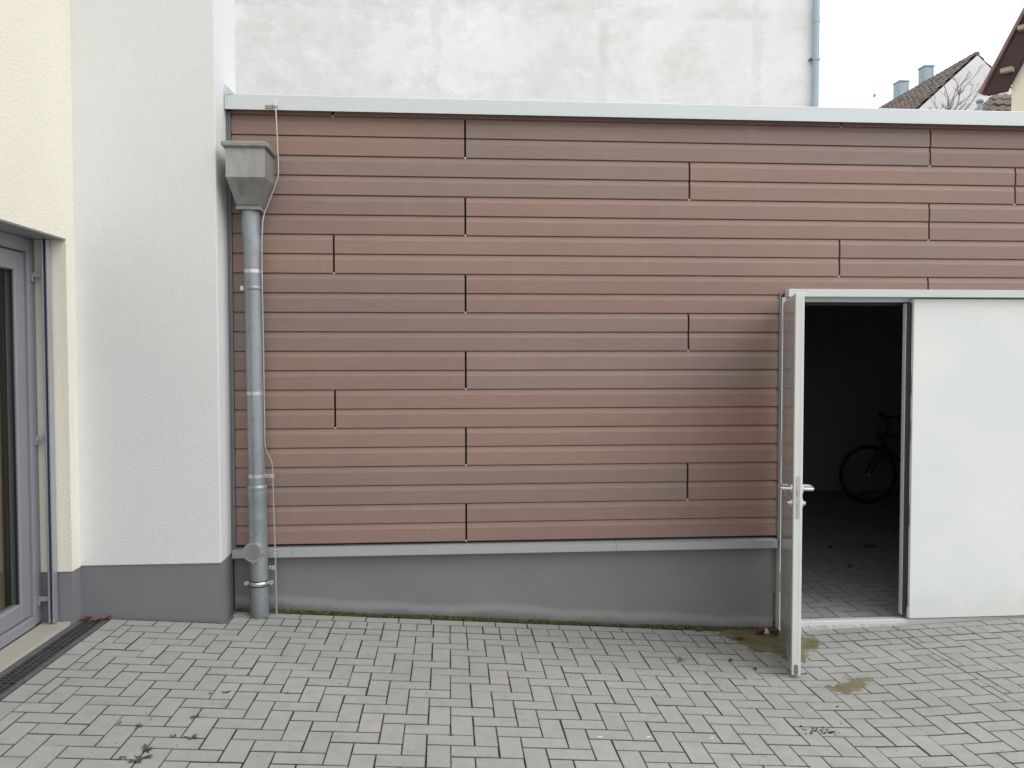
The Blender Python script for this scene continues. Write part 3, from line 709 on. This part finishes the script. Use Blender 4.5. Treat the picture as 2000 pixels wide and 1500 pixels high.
for z, xa in ((.946, -1.125), (.378, -1.112)):
    boxes('wire_holder', [(xa, -1.072, 5.190, 5.193, z-.011, z+.011), (-1.094, -1.072, 5.184, 5.1895, z-.013, z+.013)], M_STEEL, lc, .001)
    tube('holder_screw', [(xa+.016, 5.189, z), (xa+.016, 5.186, z)], .005, M_IRONF, lc, 8)
boxes('wire_joiner', [(-1.087, -1.068, 5.203, 5.225, .435, .468), (-1.085, -1.070, 5.205, 5.223, .473, .485)], M_STEEL, lc, .002)

# ------------------------------------------------------------------ roofs beyond
def tiled(name, o, along, up, na, nu, mat, parent, wave=.035, step=.03, seg=3):
    o, along, up = Vector(o), Vector(along), Vector(up); nrm = along.cross(up).normalized()
    if nrm.z < 0: nrm = -nrm
    V, Fc = [], []; rr = random.Random(2)
    for j in range(nu):
        for i in range(na):
            b = len(V); jz = rr.gauss(0, .006)
            for t in (0, 1):
                for s in range(seg+1):
                    u = i+s/seg
                    h = wave*math.sin(2*PI*s/seg*.999)*.5+wave*.5+(step if t == 0 else 0)+jz
                    V.append(tuple(o+along*u+up*(j+t*1.06-.03)+nrm*h))
            n = seg+1
            for s in range(seg): Fc.append((b+s, b+s+1, b+n+s+1, b+n+s))
            for s in range(seg):        # butt edge of the tile
                c = len(V); V += [tuple(Vector(V[b+s])-nrm*step*1.2), tuple(Vector(V[b+s+1])-nrm*step*1.2)]
                Fc.append((b+s, c, c+1, b+s+1))
    return mesh_obj(name, V, Fc, mat, parent, kind='stuff')
h1 = thing('house', 'white gabled house with brown tiled roof and two chimneys behind the coping', 'house', (14.45, 22, -.3))
AX, AZ, SL = 14.45, 9.90, .90
prism('wall', [(AX-5, -.3), (AX-5.2, AZ-5.2*SL-.03), (AX, AZ-.03), (AX+5.2, AZ-5.2*SL-.03), (AX+5, -.3)], 'Y', 21.9, 34.0, M_GABLE, h1)
up = Vector((1, 0, SL)).normalized()*.30
roof = prism('roof', [(AX-5.3, AZ-5.3*SL-.02), (AX, AZ-.02), (AX+5.3, AZ-5.3*SL-.02), (AX+5.3, AZ-5.3*SL-.1), (AX, AZ-.1), (AX-5.3, AZ-5.3*SL-.1)], 'Y', 21.93, 34.1, M_TILE, h1)
nup = int(5.3*math.sqrt(1+SL*SL)/.30)+1
tiled('tiles', (AX-5.3, 21.93, AZ-5.3*SL), (0, .22, 0), tuple(up), 55, nup, M_TILE, roof, .05, .035)
tiled('tiles', (AX+5.3, 21.93, AZ-5.3*SL), (0, .22, 0), (-up.x, 0, up.z), 55, nup, M_TILE, roof, .05, .035)
tube('ridge_tile', [(AX, 21.9, AZ+.01), (AX, 34.1, AZ+.01)], .06, M_TILE, roof, 10)
for x0, x1, y0, y1, zt in ((14.66, 14.96, 24.8, 25.15, 10.62), (15.26, 15.60, 27.3, 27.7, 10.99)):
    ch = box('chimney', x0, x1, y0, y1, 8.0, zt-.05, M_CHIM, h1, .01)
    box('chimney_cap', x0-.02, x1+.02, y0-.02, y1+.02, zt-.049, zt, M_CHIM, ch, .01)
# nearer cream house on the right
h2 = thing('house', 'cream gabled house with dark red-brown bargeboard at the right edge', 'house', (11.3, 13, -.3))
SS = 1.83
HR = Matrix.Translation((8.68, 13, 0)) @ Matrix.Rotation(math.radians(-55), 4, 'Z') @ Matrix.Translation((-8.68, -13, 0))
def edge(x): return 5.90+(x-8.68)*SS
AP = 10.9
prism('wall', [(9.06, -.3), (9.06, edge(9.06)-.25), (AP, edge(AP)-.25), (2*AP-9.06, edge(9.06)-.25), (2*AP-9.06, -.3)], 'Y', 13.12, 21.0, M_CREAM2, h2)
for s in (1, -1):
    def mx(x): return x if s == 1 else 2*AP-x
    prism('bargeboard', [(mx(8.72), 5.90), (mx(8.70), 5.93), (mx(AP-.005), edge(AP)), (mx(AP-.005), edge(AP)-.62), (mx(9.04), 5.95), (mx(9.02), 5.90)], 'Y', 13.0, 13.10, M_BARGE, h2)
    prism('roof', [(mx(8.66), 5.93), (mx(AP-.002), edge(AP)+.01), (mx(AP-.002), edge(AP)+.10), (mx(8.62), 5.95)], 'Y', 12.96, 13.16, M_TILE_R, h2)
    prism('roof', [(mx(9.0), edge(9.0)), (mx(AP-.002), edge(AP)+.009), (mx(AP-.002), edge(AP)+.098), (mx(8.96), edge(8.98)+.06)], 'Y', 13.162, 21.2, M_TILE_R, h2)
for x, z in ((9.09, 6.20), (9.33, 6.80)):
    box('purlin_end', x-.13, x+.05, 12.90, 13.3, z-.035, z+.035, M_WOOD, h2, .008)
for c_ in h2.children: c_.data.transform(HR)
# low tiled roof and vent between the two houses
h3 = thing('house', 'low brown tiled roof below the eaves of the cream house', 'house', (13.0, 18.6, -.3))
box('wall', 11.9, 15.0, 18.1, 21.0, -.3, 6.7, M_GABLE, h3)
o3 = Vector((11.42, 17.75, 6.80)); t3 = Vector((13.12, 19.25, 7.95)); u3 = (t3-o3)/5
r3 = mesh_obj('roof', [tuple(o3-Vector((0, 0, .03))), tuple(o3+Vector((4, 0, -.03))), tuple(t3+Vector((4, 0, -.03))), tuple(t3-Vector((0, 0, .03))), tuple(o3-Vector((0, 0, .12))), tuple(o3+Vector((4, 0, -.12))), (15.4, 21.2, 6.8), (11.9, 21.2, 6.8)], [(0, 1, 2, 3), (4, 5, 1, 0), (0, 3, 7, 4), (3, 2, 6, 7), (1, 5, 6, 2)], M_TILE, h3)
tiled('tiles', tuple(o3), (.22, 0, 0), tuple(u3), 18, 5, M_TILE, r3, .05, .035)
V, Fc = tube_data([(11.69, 17.62, 6.0), (11.69, 17.62, 7.24)], .055, 12); tube_data([(11.69, 17.62, 7.241), (11.69, 17.62, 7.30)], .075, 12, True, V, Fc)
mesh_obj('vent_pipe', V, Fc, M_CHIM, h3, True)
# thin aerial far off
an = thing('antenna', 'thin roof aerial against the white sky left of the tiled roof', 'antenna', (15.8, 30, 0))
V, Fc = tube_data([(15.81, 30, 9.0), (15.81, 30, 11.75)], .012, 6)
mesh_obj('mast', V, Fc, M_ALU, an)
box('amplifier', 15.77, 15.85, 29.96, 30.04, 11.28, 11.36, M_CHIM, an)
mesh_obj('dipole', *tube_data([(15.62, 30, 11.62), (15.98, 30, 11.66)], .008, 6), M_ALU, an)

# bare tree
tree = thing('tree', 'small bare leafless tree rising behind the coping before the white gable', 'tree', (10.56, 17, -.3))
tr = random.Random(21); TV, TF = [], []
V, Fc = tube_data([(10.52, 17, -.3), (10.55, 17.02, 3), (10.56, 17, 5.6), (10.58, 17, 6.7)], [.11, .085, .06, .045], 10)
mesh_obj('trunk', V, Fc, M_BARK, tree, True)
def branch(p, d, L, r, depth):
    pts = [p.copy()]; q = p.copy(); dd = d.copy(); n = 4
    for i in range(n):
        dd = (dd+Vector((tr.gauss(0, .16), tr.gauss(0, .16), tr.gauss(.05, .10)))).normalized(); q = q+dd*(L/n); pts.append(q.copy())
    tube_data(pts, [r*(1-.5*i/n) for i in range(n+1)], 5, False, TV, TF)
    if depth == 0: return
    for i in range(tr.choice((2, 3, 3))):
        k = tr.randint(1, n); e = (dd+Vector((tr.gauss(0, .62), tr.gauss(0, .5), tr.gauss(.12, .45)))).normalized()
        branch(pts[k], e, L*tr.uniform(.55, .8), r*.58, depth-1)
base = Vector((10.58, 17, 6.66))
for a in ((-.75, .1, .55), (-.35, -.2, .9), (.12, .1, 1), (.35, -.1, .9), (.8, .1, .5), (.95, -.1, .55), (-.95, .2, .3)):
    branch(base, Vector(a).normalized(), tr.uniform(.46, .62), .017, 3)
mesh_obj('crown', TV, TF, M_BARK, tree, True)

# ------------------------------------------------------------------ bicycle in the dark garage
bk = thing('bicycle', 'dark bicycle parked inside the garage behind the open door', 'bicycle', (5.2, 8.95, .012))
BY = 8.95; FZ = fz(0, BY)
R = .335; fc = Vector((4.70, BY, FZ+R)); rc = Vector((5.76, BY, FZ+R))
def ring(c, rad, r, n=40, m=8):
    V, Fc = [], []
    for i in range(n):
        a = 2*PI*i/n
        for k in range(m):
            b = 2*PI*k/m; q = rad+r*math.cos(b); V.append((c.x+q*math.cos(a), c.y+r*math.sin(b), c.z+q*math.sin(a)))
    for i in range(n):
        for k in range(m): Fc.append((i*m+k, i*m+(k+1) % m, ((i+1) % n)*m+(k+1) % m, ((i+1) % n)*m+k))
    return V, Fc
for c in (fc, rc):
    wh = mesh_obj('wheel', *tube_data([tuple(c+Vector((0, -.04, 0))), tuple(c+Vector((0, .04, 0)))], .02, 12), M_STEEL, bk, True)
    mesh_obj('tyre', *ring(c, R-.018, .018), M_TYRE, wh, True); mesh_obj('rim', *ring(c, R-.042, .009), M_DULL, wh, True)
    V, Fc = [], []
    for i in range(28):
        a = 2*PI*i/28; e = c+Vector((math.cos(a)*(R-.045), 0, math.sin(a)*(R-.045))); b2 = c+Vector((.015*math.cos(a+1.2), .03*(-1)**i, .015*math.sin(a+1.2)))
        tube_data([tuple(b2), tuple(e)], .0012, 4, False, V, Fc)
    mesh_obj('spokes', V, Fc, M_DULL, wh)
hd = Vector((4.90, BY, FZ+.78)); ht = Vector((4.855, BY, FZ+.64)); bb = Vector((5.30, BY, FZ+.29)); st = Vector((5.45, BY, FZ+.78))
V, Fc = [], []
for p, q, r in ((hd, ht, .02), (ht+Vector((.01, 0, .03)), bb, .017), (hd, st-Vector((.03, 0, .1)), .015), (bb, st, .016), (bb, rc+Vector((0, .05, 0)), .010), (bb, rc-Vector((0, .05, 0)), .010), (st-Vector((.03, 0, .1)), rc+Vector((0, .05, 0)), .009), (st-Vector((.03, 0, .1)), rc-Vector((0, .05, 0)), .009)):
    tube_data([tuple(p), tuple(q)], r, 8, True, V, Fc)
mesh_obj('frame', V, Fc, M_BIKE, bk, True)
V, Fc = [], []
for s in (-1, 1): tube_data([tuple(ht+Vector((0, s*.02, 0))), tuple(ht+Vector((-.03, s*.05, -.07))), tuple(fc+Vector((.0, s*.05, 0)))], .011, 8, True, V, Fc)
mesh_obj('fork', V, Fc, M_BIKE, bk, True)
V, Fc = tube_data([tuple(hd), tuple(hd+Vector((.03, 0, .14))), tuple(hd+Vector((-.02, 0, .20)))], .014, 8)
hb = hd+Vector((-.02, 0, .20))
tube_data([tuple(hb+Vector((.14, -.28, .0))), tuple(hb+Vector((.06, -.22, .03))), tuple(hb+Vector((0, -.08, 0))), tuple(hb), tuple(hb+Vector((0, .08, 0))), tuple(hb+Vector((.06, .22, .03))), tuple(hb+Vector((.14, .28, 0)))], .0125, 8, True, V, Fc)
mesh_obj('handlebar', V, Fc, M_BIKE, bk, True)
box('lamp', 4.80, 4.86, BY-.035, BY+.035, FZ+.73, FZ+.80, M_BIKE, bk, .015)
prism('saddle', [(st.x-.12, st.z+.05), (st.x-.02, st.z+.075), (st.x+.10, st.z+.09), (st.x+.16, st.z+.06), (st.x+.12, st.z+.02), (st.x, st.z+.03)], 'Y', BY-.06, BY+.06, M_TYRE, bk)
mesh_obj('crank', *tube_data([tuple(bb+Vector((-.12, -.07, -.10))), tuple(bb+Vector((0, -.06, 0))), tuple(bb+Vector((0, .06, 0))), tuple(bb+Vector((.12, .07, .10)))], .010, 8), M_STEEL, bk)

# ------------------------------------------------------------------ moss, mud, weeds and litter
def moss_strip():
    rm = random.Random(9); V, Fc = [], []
    def tuft(x, y, z, s):
        b = len(V); a = rm.uniform(0, 2*PI); w = s*rm.uniform(.35, .8); ln = s*rm.uniform(.5, 1.3)
        dx, dy = math.cos(a)*w, math.sin(a)*w; lx, ly = rm.gauss(0, s*.5), rm.gauss(0, s*.5)
        V.extend([(x-dx, y-dy, z), (x+dx, y+dy, z), (x+lx, y+ly, z+ln)]); Fc.append((b, b+1, b+2))
    for i in range(26000):
        x = rm.uniform(-1.34, 2.16); dens = .12+.88*max(0, min(1, mnoise.noise(Vector((x*2.3, 1.7, 0)))*1.2+mnoise.noise(Vector((x*9.0, 3.7, 0)))*.6+.45))
        if x > 1.5: dens = 1
        if rm.random() > dens: continue
        y = 5.317-abs(rm.gauss(0, .018+.022*max(0, mnoise.noise(Vector((x*3.1, 4.2, 0)))+.3))); z = gz(x, y)-.006+max(0, .014-(5.317-y)*.3)*rm.random()
        if y < 5.246 and rm.random() < .8: continue
        tuft(x, y, z, rm.uniform(.003, .0085) * (1.0 if x < 1.5 else 1.35))
    for i in range(5200):
        x = 2.16-abs(rm.gauss(0, .22)); y = 5.31-abs(rm.gauss(0, .06))*max(.2, (x-1.45)/.7)
        if x < 1.45: continue
        tuft(x, y, gz(x, y)-.001, rm.uniform(.004, .010))
    for i in range(1500):
        a = rm.uniform(0, 2*PI); r = .058+abs(rm.gauss(0, .022)); x, y = -1.175+r*math.cos(a), 5.195+r*math.sin(a)
        if y < 5.315 and x > -1.35: tuft(x, y, gz(x, y)-.004, rm.uniform(.003, .007))
    for i in range(900):
        x = rm.uniform(-1.98, -1.36); y = 5.026-abs(rm.gauss(0, .006)); tuft(x, y, gz(x, y)-.006, rm.uniform(.002, .005))
    o = mesh_obj('moss', V, Fc, M_MOSS, None); o['kind'] = 'stuff'
    o['label'] = 'olive moss growing along the foot of the wall'; o['category'] = 'moss'
moss_strip()
def inside(p, poly):
    r = False; j = len(poly)-1
    for i in range(len(poly)):
        a, b = poly[i], poly[j]
        if (a[1] > p[1]) != (b[1] > p[1]) and p[0] < (b[0]-a[0])*(p[1]-a[1])/(b[1]-a[1])+a[0]: r = not r
        j = i
    return r
def dist_poly(p, poly):
    m = 9; j = len(poly)-1; P = Vector(p)
    for i in range(len(poly)):
        a, b = Vector(poly[j]), Vector(poly[i]); ab = b-a; t = max(0, min(1, (P-a).dot(ab)/ab.length_squared)); m = min(m, (P-(a+ab*t)).length); j = i
    return m
def mud(poly, label, seed):
    xs = [p[0] for p in poly]; ys = [p[1] for p in poly]; st = .006
    nx, ny = int((max(xs)-min(xs)+.12)/st), int((max(ys)-min(ys)+.12)/st); V, Fc = [], []; ids = {}
    x0, y0 = min(xs)-.06, min(ys)-.06
    def vid(i, j):
        if (i, j) in ids: return ids[(i, j)]
        x, y = x0+i*st, y0+j*st; d = dist_poly((x, y), poly)*(1 if inside((x, y), poly) else -1)
        d += .014+mnoise.noise(Vector((x*22, y*22, seed)))*.034+mnoise.noise(Vector((x*70, y*70, seed)))*.020+mnoise.noise(Vector((x*160, y*160, seed)))*.008
        h = -.0045+max(0, min(1, (d+.01)/.06))*.0075+mnoise.noise(Vector((x*60, y*60, seed)))*.0016+mnoise.noise(Vector((x*150, y*150, seed)))*.0012
        ids[(i, j)] = (len(V), d); V.append((x, y, gz(x, y)+h)); return ids[(i, j)]
    for i in range(nx):
        for j in range(ny):
            q = [vid(i, j), vid(i+1, j), vid(i+1, j+1), vid(i, j+1)]
            if max(t[1] for t in q) > -.012 and y0+(j+1)*st < 5.31: Fc.append(tuple(t[0] for t in q))
    rg = random.Random(int(seed*10)); V2, F2 = [], []
    for t in range(2600):
        x, y = rg.uniform(x0, x0+nx*st), rg.uniform(y0, y0+ny*st); d = dist_poly((x, y), poly)*(1 if inside((x, y), poly) else -1)+mnoise.noise(Vector((x*22, y*22, seed)))*.034
        if d < -.035 or rg.random() > (.25 if d > .02 else .6) or y > 5.30: continue
        q = rg.uniform(.0008, .0022); z = gz(x, y)+.002 if d > 0 else gz(x, y); b = len(V2)
        V2 += [(x+q*rg.uniform(.6, 1.5), y, z), (x-q*.7, y+q*rg.uniform(.6, 1.5), z), (x-q*.7, y-q, z), (x, y, z+q*rg.uniform(.5, 1.3))]
        F2 += [(b, b+1, b+3), (b+1, b+2, b+3), (b+2, b, b+3)]
    b = len(V); V += V2; Fc += [tuple(b+i for i in f) for f in F2]
    o = mesh_obj('mud_patch', V, Fc, M_MUD, None, False); o['kind'] = 'stuff'; o['label'] = label; o['category'] = 'mud'
mud([(1.719,5.168),(1.803,5.024),(1.864,4.838),(1.928,4.84),(1.969,4.706),(1.986,4.638),(2.074,4.661),(2.161,4.788),(2.296,4.942),(2.376,5.028),(2.328,5.086),(2.254,5.147),(2.168,5.229),(1.993,5.30),(1.8,5.30)], 'large patch of mossy mud under the open door leaf', 3.3)
mud([(2.01,4.322),(2.027,4.234),(2.09,4.19),(2.199,4.21),(2.248,4.277),(2.344,4.339),(2.349,4.415),(2.238,4.429),(2.187,4.357),(2.096,4.318)], 'small patch of pale mud on pavers right of the open door leaf', 8.1)

def weed(x, y, size, seed, label, blades=9, flat=.5, grp='weeds in the paving joints'):
    rw_ = random.Random(seed); V, Fc = [], []; z0 = gz(x, y)-.004
    for i in range(blades):
        a = rw_.uniform(0, 2*PI); L = size*rw_.uniform(.5, 1.1); w = size*rw_.uniform(.10, .2); u = Vector((math.cos(a), math.sin(a), 0)); s = Vector((-u.y, u.x, 0))
        lift = rw_.uniform(.15, .9)*(1-flat)+.12; o = Vector((x+rw_.gauss(0, size*.15), y+rw_.gauss(0, size*.15), z0)); b = len(V)
        for t, ww in ((0, .35), (.4, 1), (.75, .8), (1, .08)):
            c = o+u*(L*t)+Vector((0, 0, L*lift*(t-.45*t*t)+.004)); V += [tuple(c-s*w*ww), tuple(c+s*w*ww)]
        for t in range(3): Fc.append((b+2*t, b+2*t+1, b+2*t+3, b+2*t+2))
    o = mesh_obj('weed', V, Fc, M_WEED, None); o['label'] = label; o['category'] = 'weed'; o['group'] = grp
for i, (x, y, s, lb_, n_, fl) in enumerate((
    (-1.203, 3.286, .055, 'largest flat weed rosette near the bottom left of the paving', 13, .8),
    (-1.209, 3.36, .040, 'weed sprig just behind the largest weed rosette', 9, .4),
    (-1.068, 3.485, .035, 'spreading weed with thin blades, right of the paired weeds in the left foreground', 11, .5),
    (-1.142, 3.49, .026, 'small weed left of the spreading thin-bladed weed', 8, .5),
    (-1.058, 3.964, .030, 'upper weed on the left paving, farthest from the viewer', 8, .5),
    (-1.114, 3.676, .030, 'dark tuft of weed in the middle of the left-hand weed line', 12, .5),
    (-1.313, 3.578, .028, 'weed tuft at a paver corner in the far left group', 10, .5),
    (-1.272, 3.291, .022, 'tiny weed left of the largest rosette', 7, .5),
    (-1.124, 3.946, .020, 'tiny weed left of the upper weed', 6, .5),
    (-1.406, 3.602, .022, 'leftmost small weed on the paving', 7, .5),
    (1.332, 4.637, .045, 'thin grass sprig before the open door leaf', 6, .1),
    (1.623, 5.24, .045, 'bright green weed at the foot of the grey plinth', 11, .5),
    (0.004, 3.572, .022, 'tiny dark weed in the front middle of the paving', 7, .6),
    (-0.775, 3.976, .020, 'tiny weed in a joint below the downpipe', 6, .6))):
    weed(x, y, s*.85, 50+i, lb_, n_, fl)
def leaf(x, y, z, s, rz, mat, label, name='leaf', cat_='leaf', grp=None, curl=.3, seed=1):
    rl = random.Random(seed); V, Fc = [], []; n = 14
    for t in range(n):
        a = 2*PI*t/n; rr = s*(.75+.25*math.cos(2*a)+rl.uniform(-.14, .14)); px, py = rr*math.cos(a), rr*.75*math.sin(a)
        for sh in (0, -.0012): V.append((x+px*math.cos(rz)-py*math.sin(rz), y+px*math.sin(rz)+py*math.cos(rz), z+sh+curl*s*(abs(math.sin(a))**2)*rl.uniform(.4, 1)))
    V += [(x, y, z+.001), (x, y, z-.0004)]
    for t in range(n):
        u = (t+1) % n; Fc += [(2*t, 2*u, 2*n), (2*t+1, 2*n+1, 2*u+1), (2*t, 2*t+1, 2*u+1, 2*u)]
    o = mesh_obj(name, V, Fc, mat, None); o['label'] = label; o['category'] = cat_
    if grp: o['group'] = grp
g_ = 'fallen red leaves at the drain end'
leaf(-2.035, 4.985, dz(4.985)+.010, .045, .3, M_RED, 'orange red leaf at the right of the drain end', seed=4, grp=g_)
leaf(-2.13, 4.995, dz(4.995)+.011, .038, 1.2, M_REDDARK, 'dark red leaf at the left of the drain end', seed=5, grp=g_)
leaf(-2.00, 5.005, dz(5.0)+.012, .030, 2.2, M_REDDARK, 'small dark red leaf touching the grey plinth beside the drain', seed=6, grp=g_)
leaf(3.78, 7.13, fz(0, 7.13)+.006, .075, .2, M_REDDARK, 'red leaf on the dark garage floor', seed=7, curl=.5)
leaf(3.30, 6.55, fz(0, 6.55)+.006, .035, .9, M_BROWN, 'brown leaf nearest the threshold inside the garage', seed=8, curl=.5)
leaf(3.42, 7.15, fz(0, 7.15)+.006, .045, .5, M_BROWN, 'brown leaf left of the red leaf inside the garage', seed=9, curl=.4)
leaf(1.639, 4.669, gz(1.639, 4.669)+.006, .018, .5, M_BROWN, 'small curled brown leaf on pavers left of the door leaf', seed=10, curl=.8)
leaf(1.737, 4.545, gz(1.737, 4.545)+.005, .017, 1.5, M_BROWN, 'second small brown leaf, nearer the open door leaf', seed=11, curl=.8)
leaf(2.10, 5.18, gz(2.1, 5.18)+.012, .060, 1.5, M_BROWN, 'dark wet leaf in the corner by the door hinge', seed=12, curl=.6)
leaf(2.02, 5.20, gz(2.02, 5.2)+.012, .045, .5, M_REDDARK, 'dark red leaf in the mossy corner by the hinge', seed=13, curl=.5)
leaf(1.84, 5.09, gz(1.84, 5.09)+.009, .032, .1, M_REDDARK, 'reddish leaf on the moss left of the open door', seed=14, curl=.2)
prism('paper_scrap', [(2.045, gz(2.06, 5.2)+.006), (2.075, gz(2.06, 5.2)+.006), (2.072, gz(2.06, 5.2)+.022), (2.056, gz(2.06, 5.2)+.045)], 'Y', 5.195, 5.203, M_PETAL, None, label='white paper scrap in the mossy corner by the hinge', category='paper')
for i, (x, y, s, l_) in enumerate(((.668, 3.596, .011, 'left white petal on the front paving'), (.892, 3.611, .010, 'middle white petal on the front paving'), (1.184, 3.62, .009, 'right-hand thin white petal on the front paving'))):
    leaf(x, y, gz(x, y)+.003, s, .1*i, M_PETAL, l_, 'petal', 'petal', 'white petals on the paving', .25, 30+i)
# crumbs of dark soil
rc_ = random.Random(17); V, Fc = [], []
def crumb(x, y, s):
    b = len(V); z = gz(x, y)+s*.3
    for d in ((1,0,0),(-1,0,0),(0,1,0),(0,-1,0),(0,0,.8),(0,0,-.8)): V.append((x+d[0]*s*rc_.uniform(.5, 1.3), y+d[1]*s*rc_.uniform(.5, 1.3), z+d[2]*s*rc_.uniform(.5, 1.1)))
    Fc.extend([(b+p, b+q, b+r) for p, q, r in ((0,2,4),(2,1,4),(1,3,4),(3,0,4),(2,0,5),(1,2,5),(3,1,5),(0,3,5))])
for i in range(90):
    cx, cy = rc_.choice(((1.69, 3.74), (1.71, 3.735), (1.79, 3.765), (1.78, 3.73), (1.74, 3.75), (1.80, 3.72))); crumb(cx+rc_.gauss(0, .022), cy+rc_.gauss(0, .016), abs(rc_.gauss(.0022, .002))+.001)
for i in range(420):
    x, y = rc_.uniform(-1.6, 3.2), rc_.uniform(3.1, 5.15); crumb(x, y, abs(rc_.gauss(.0012, .001))+.0008)
crumb(1.668, 3.78, .008); crumb(1.968, 4.026, .008); crumb(1.66, 3.70, .005)
o = mesh_obj('soil_crumbs', V, Fc, M_SOIL, None); o['kind'] = 'stuff'; o['label'] = 'scattered crumbs of dark soil on the pavers'; o['category'] = 'soil'
tw = tube('twig', [(1.965, 4.478, gz(1.965, 4.478)+.004), (1.99, 4.472, gz(1.99, 4.47)+.006), (2.012, 4.482, gz(2.01, 4.48)+.010)], .0022, M_BROWN, None, 6)
tw['label'] = 'thin dark twig at the free end of the open door leaf'; tw['category'] = 'twig'
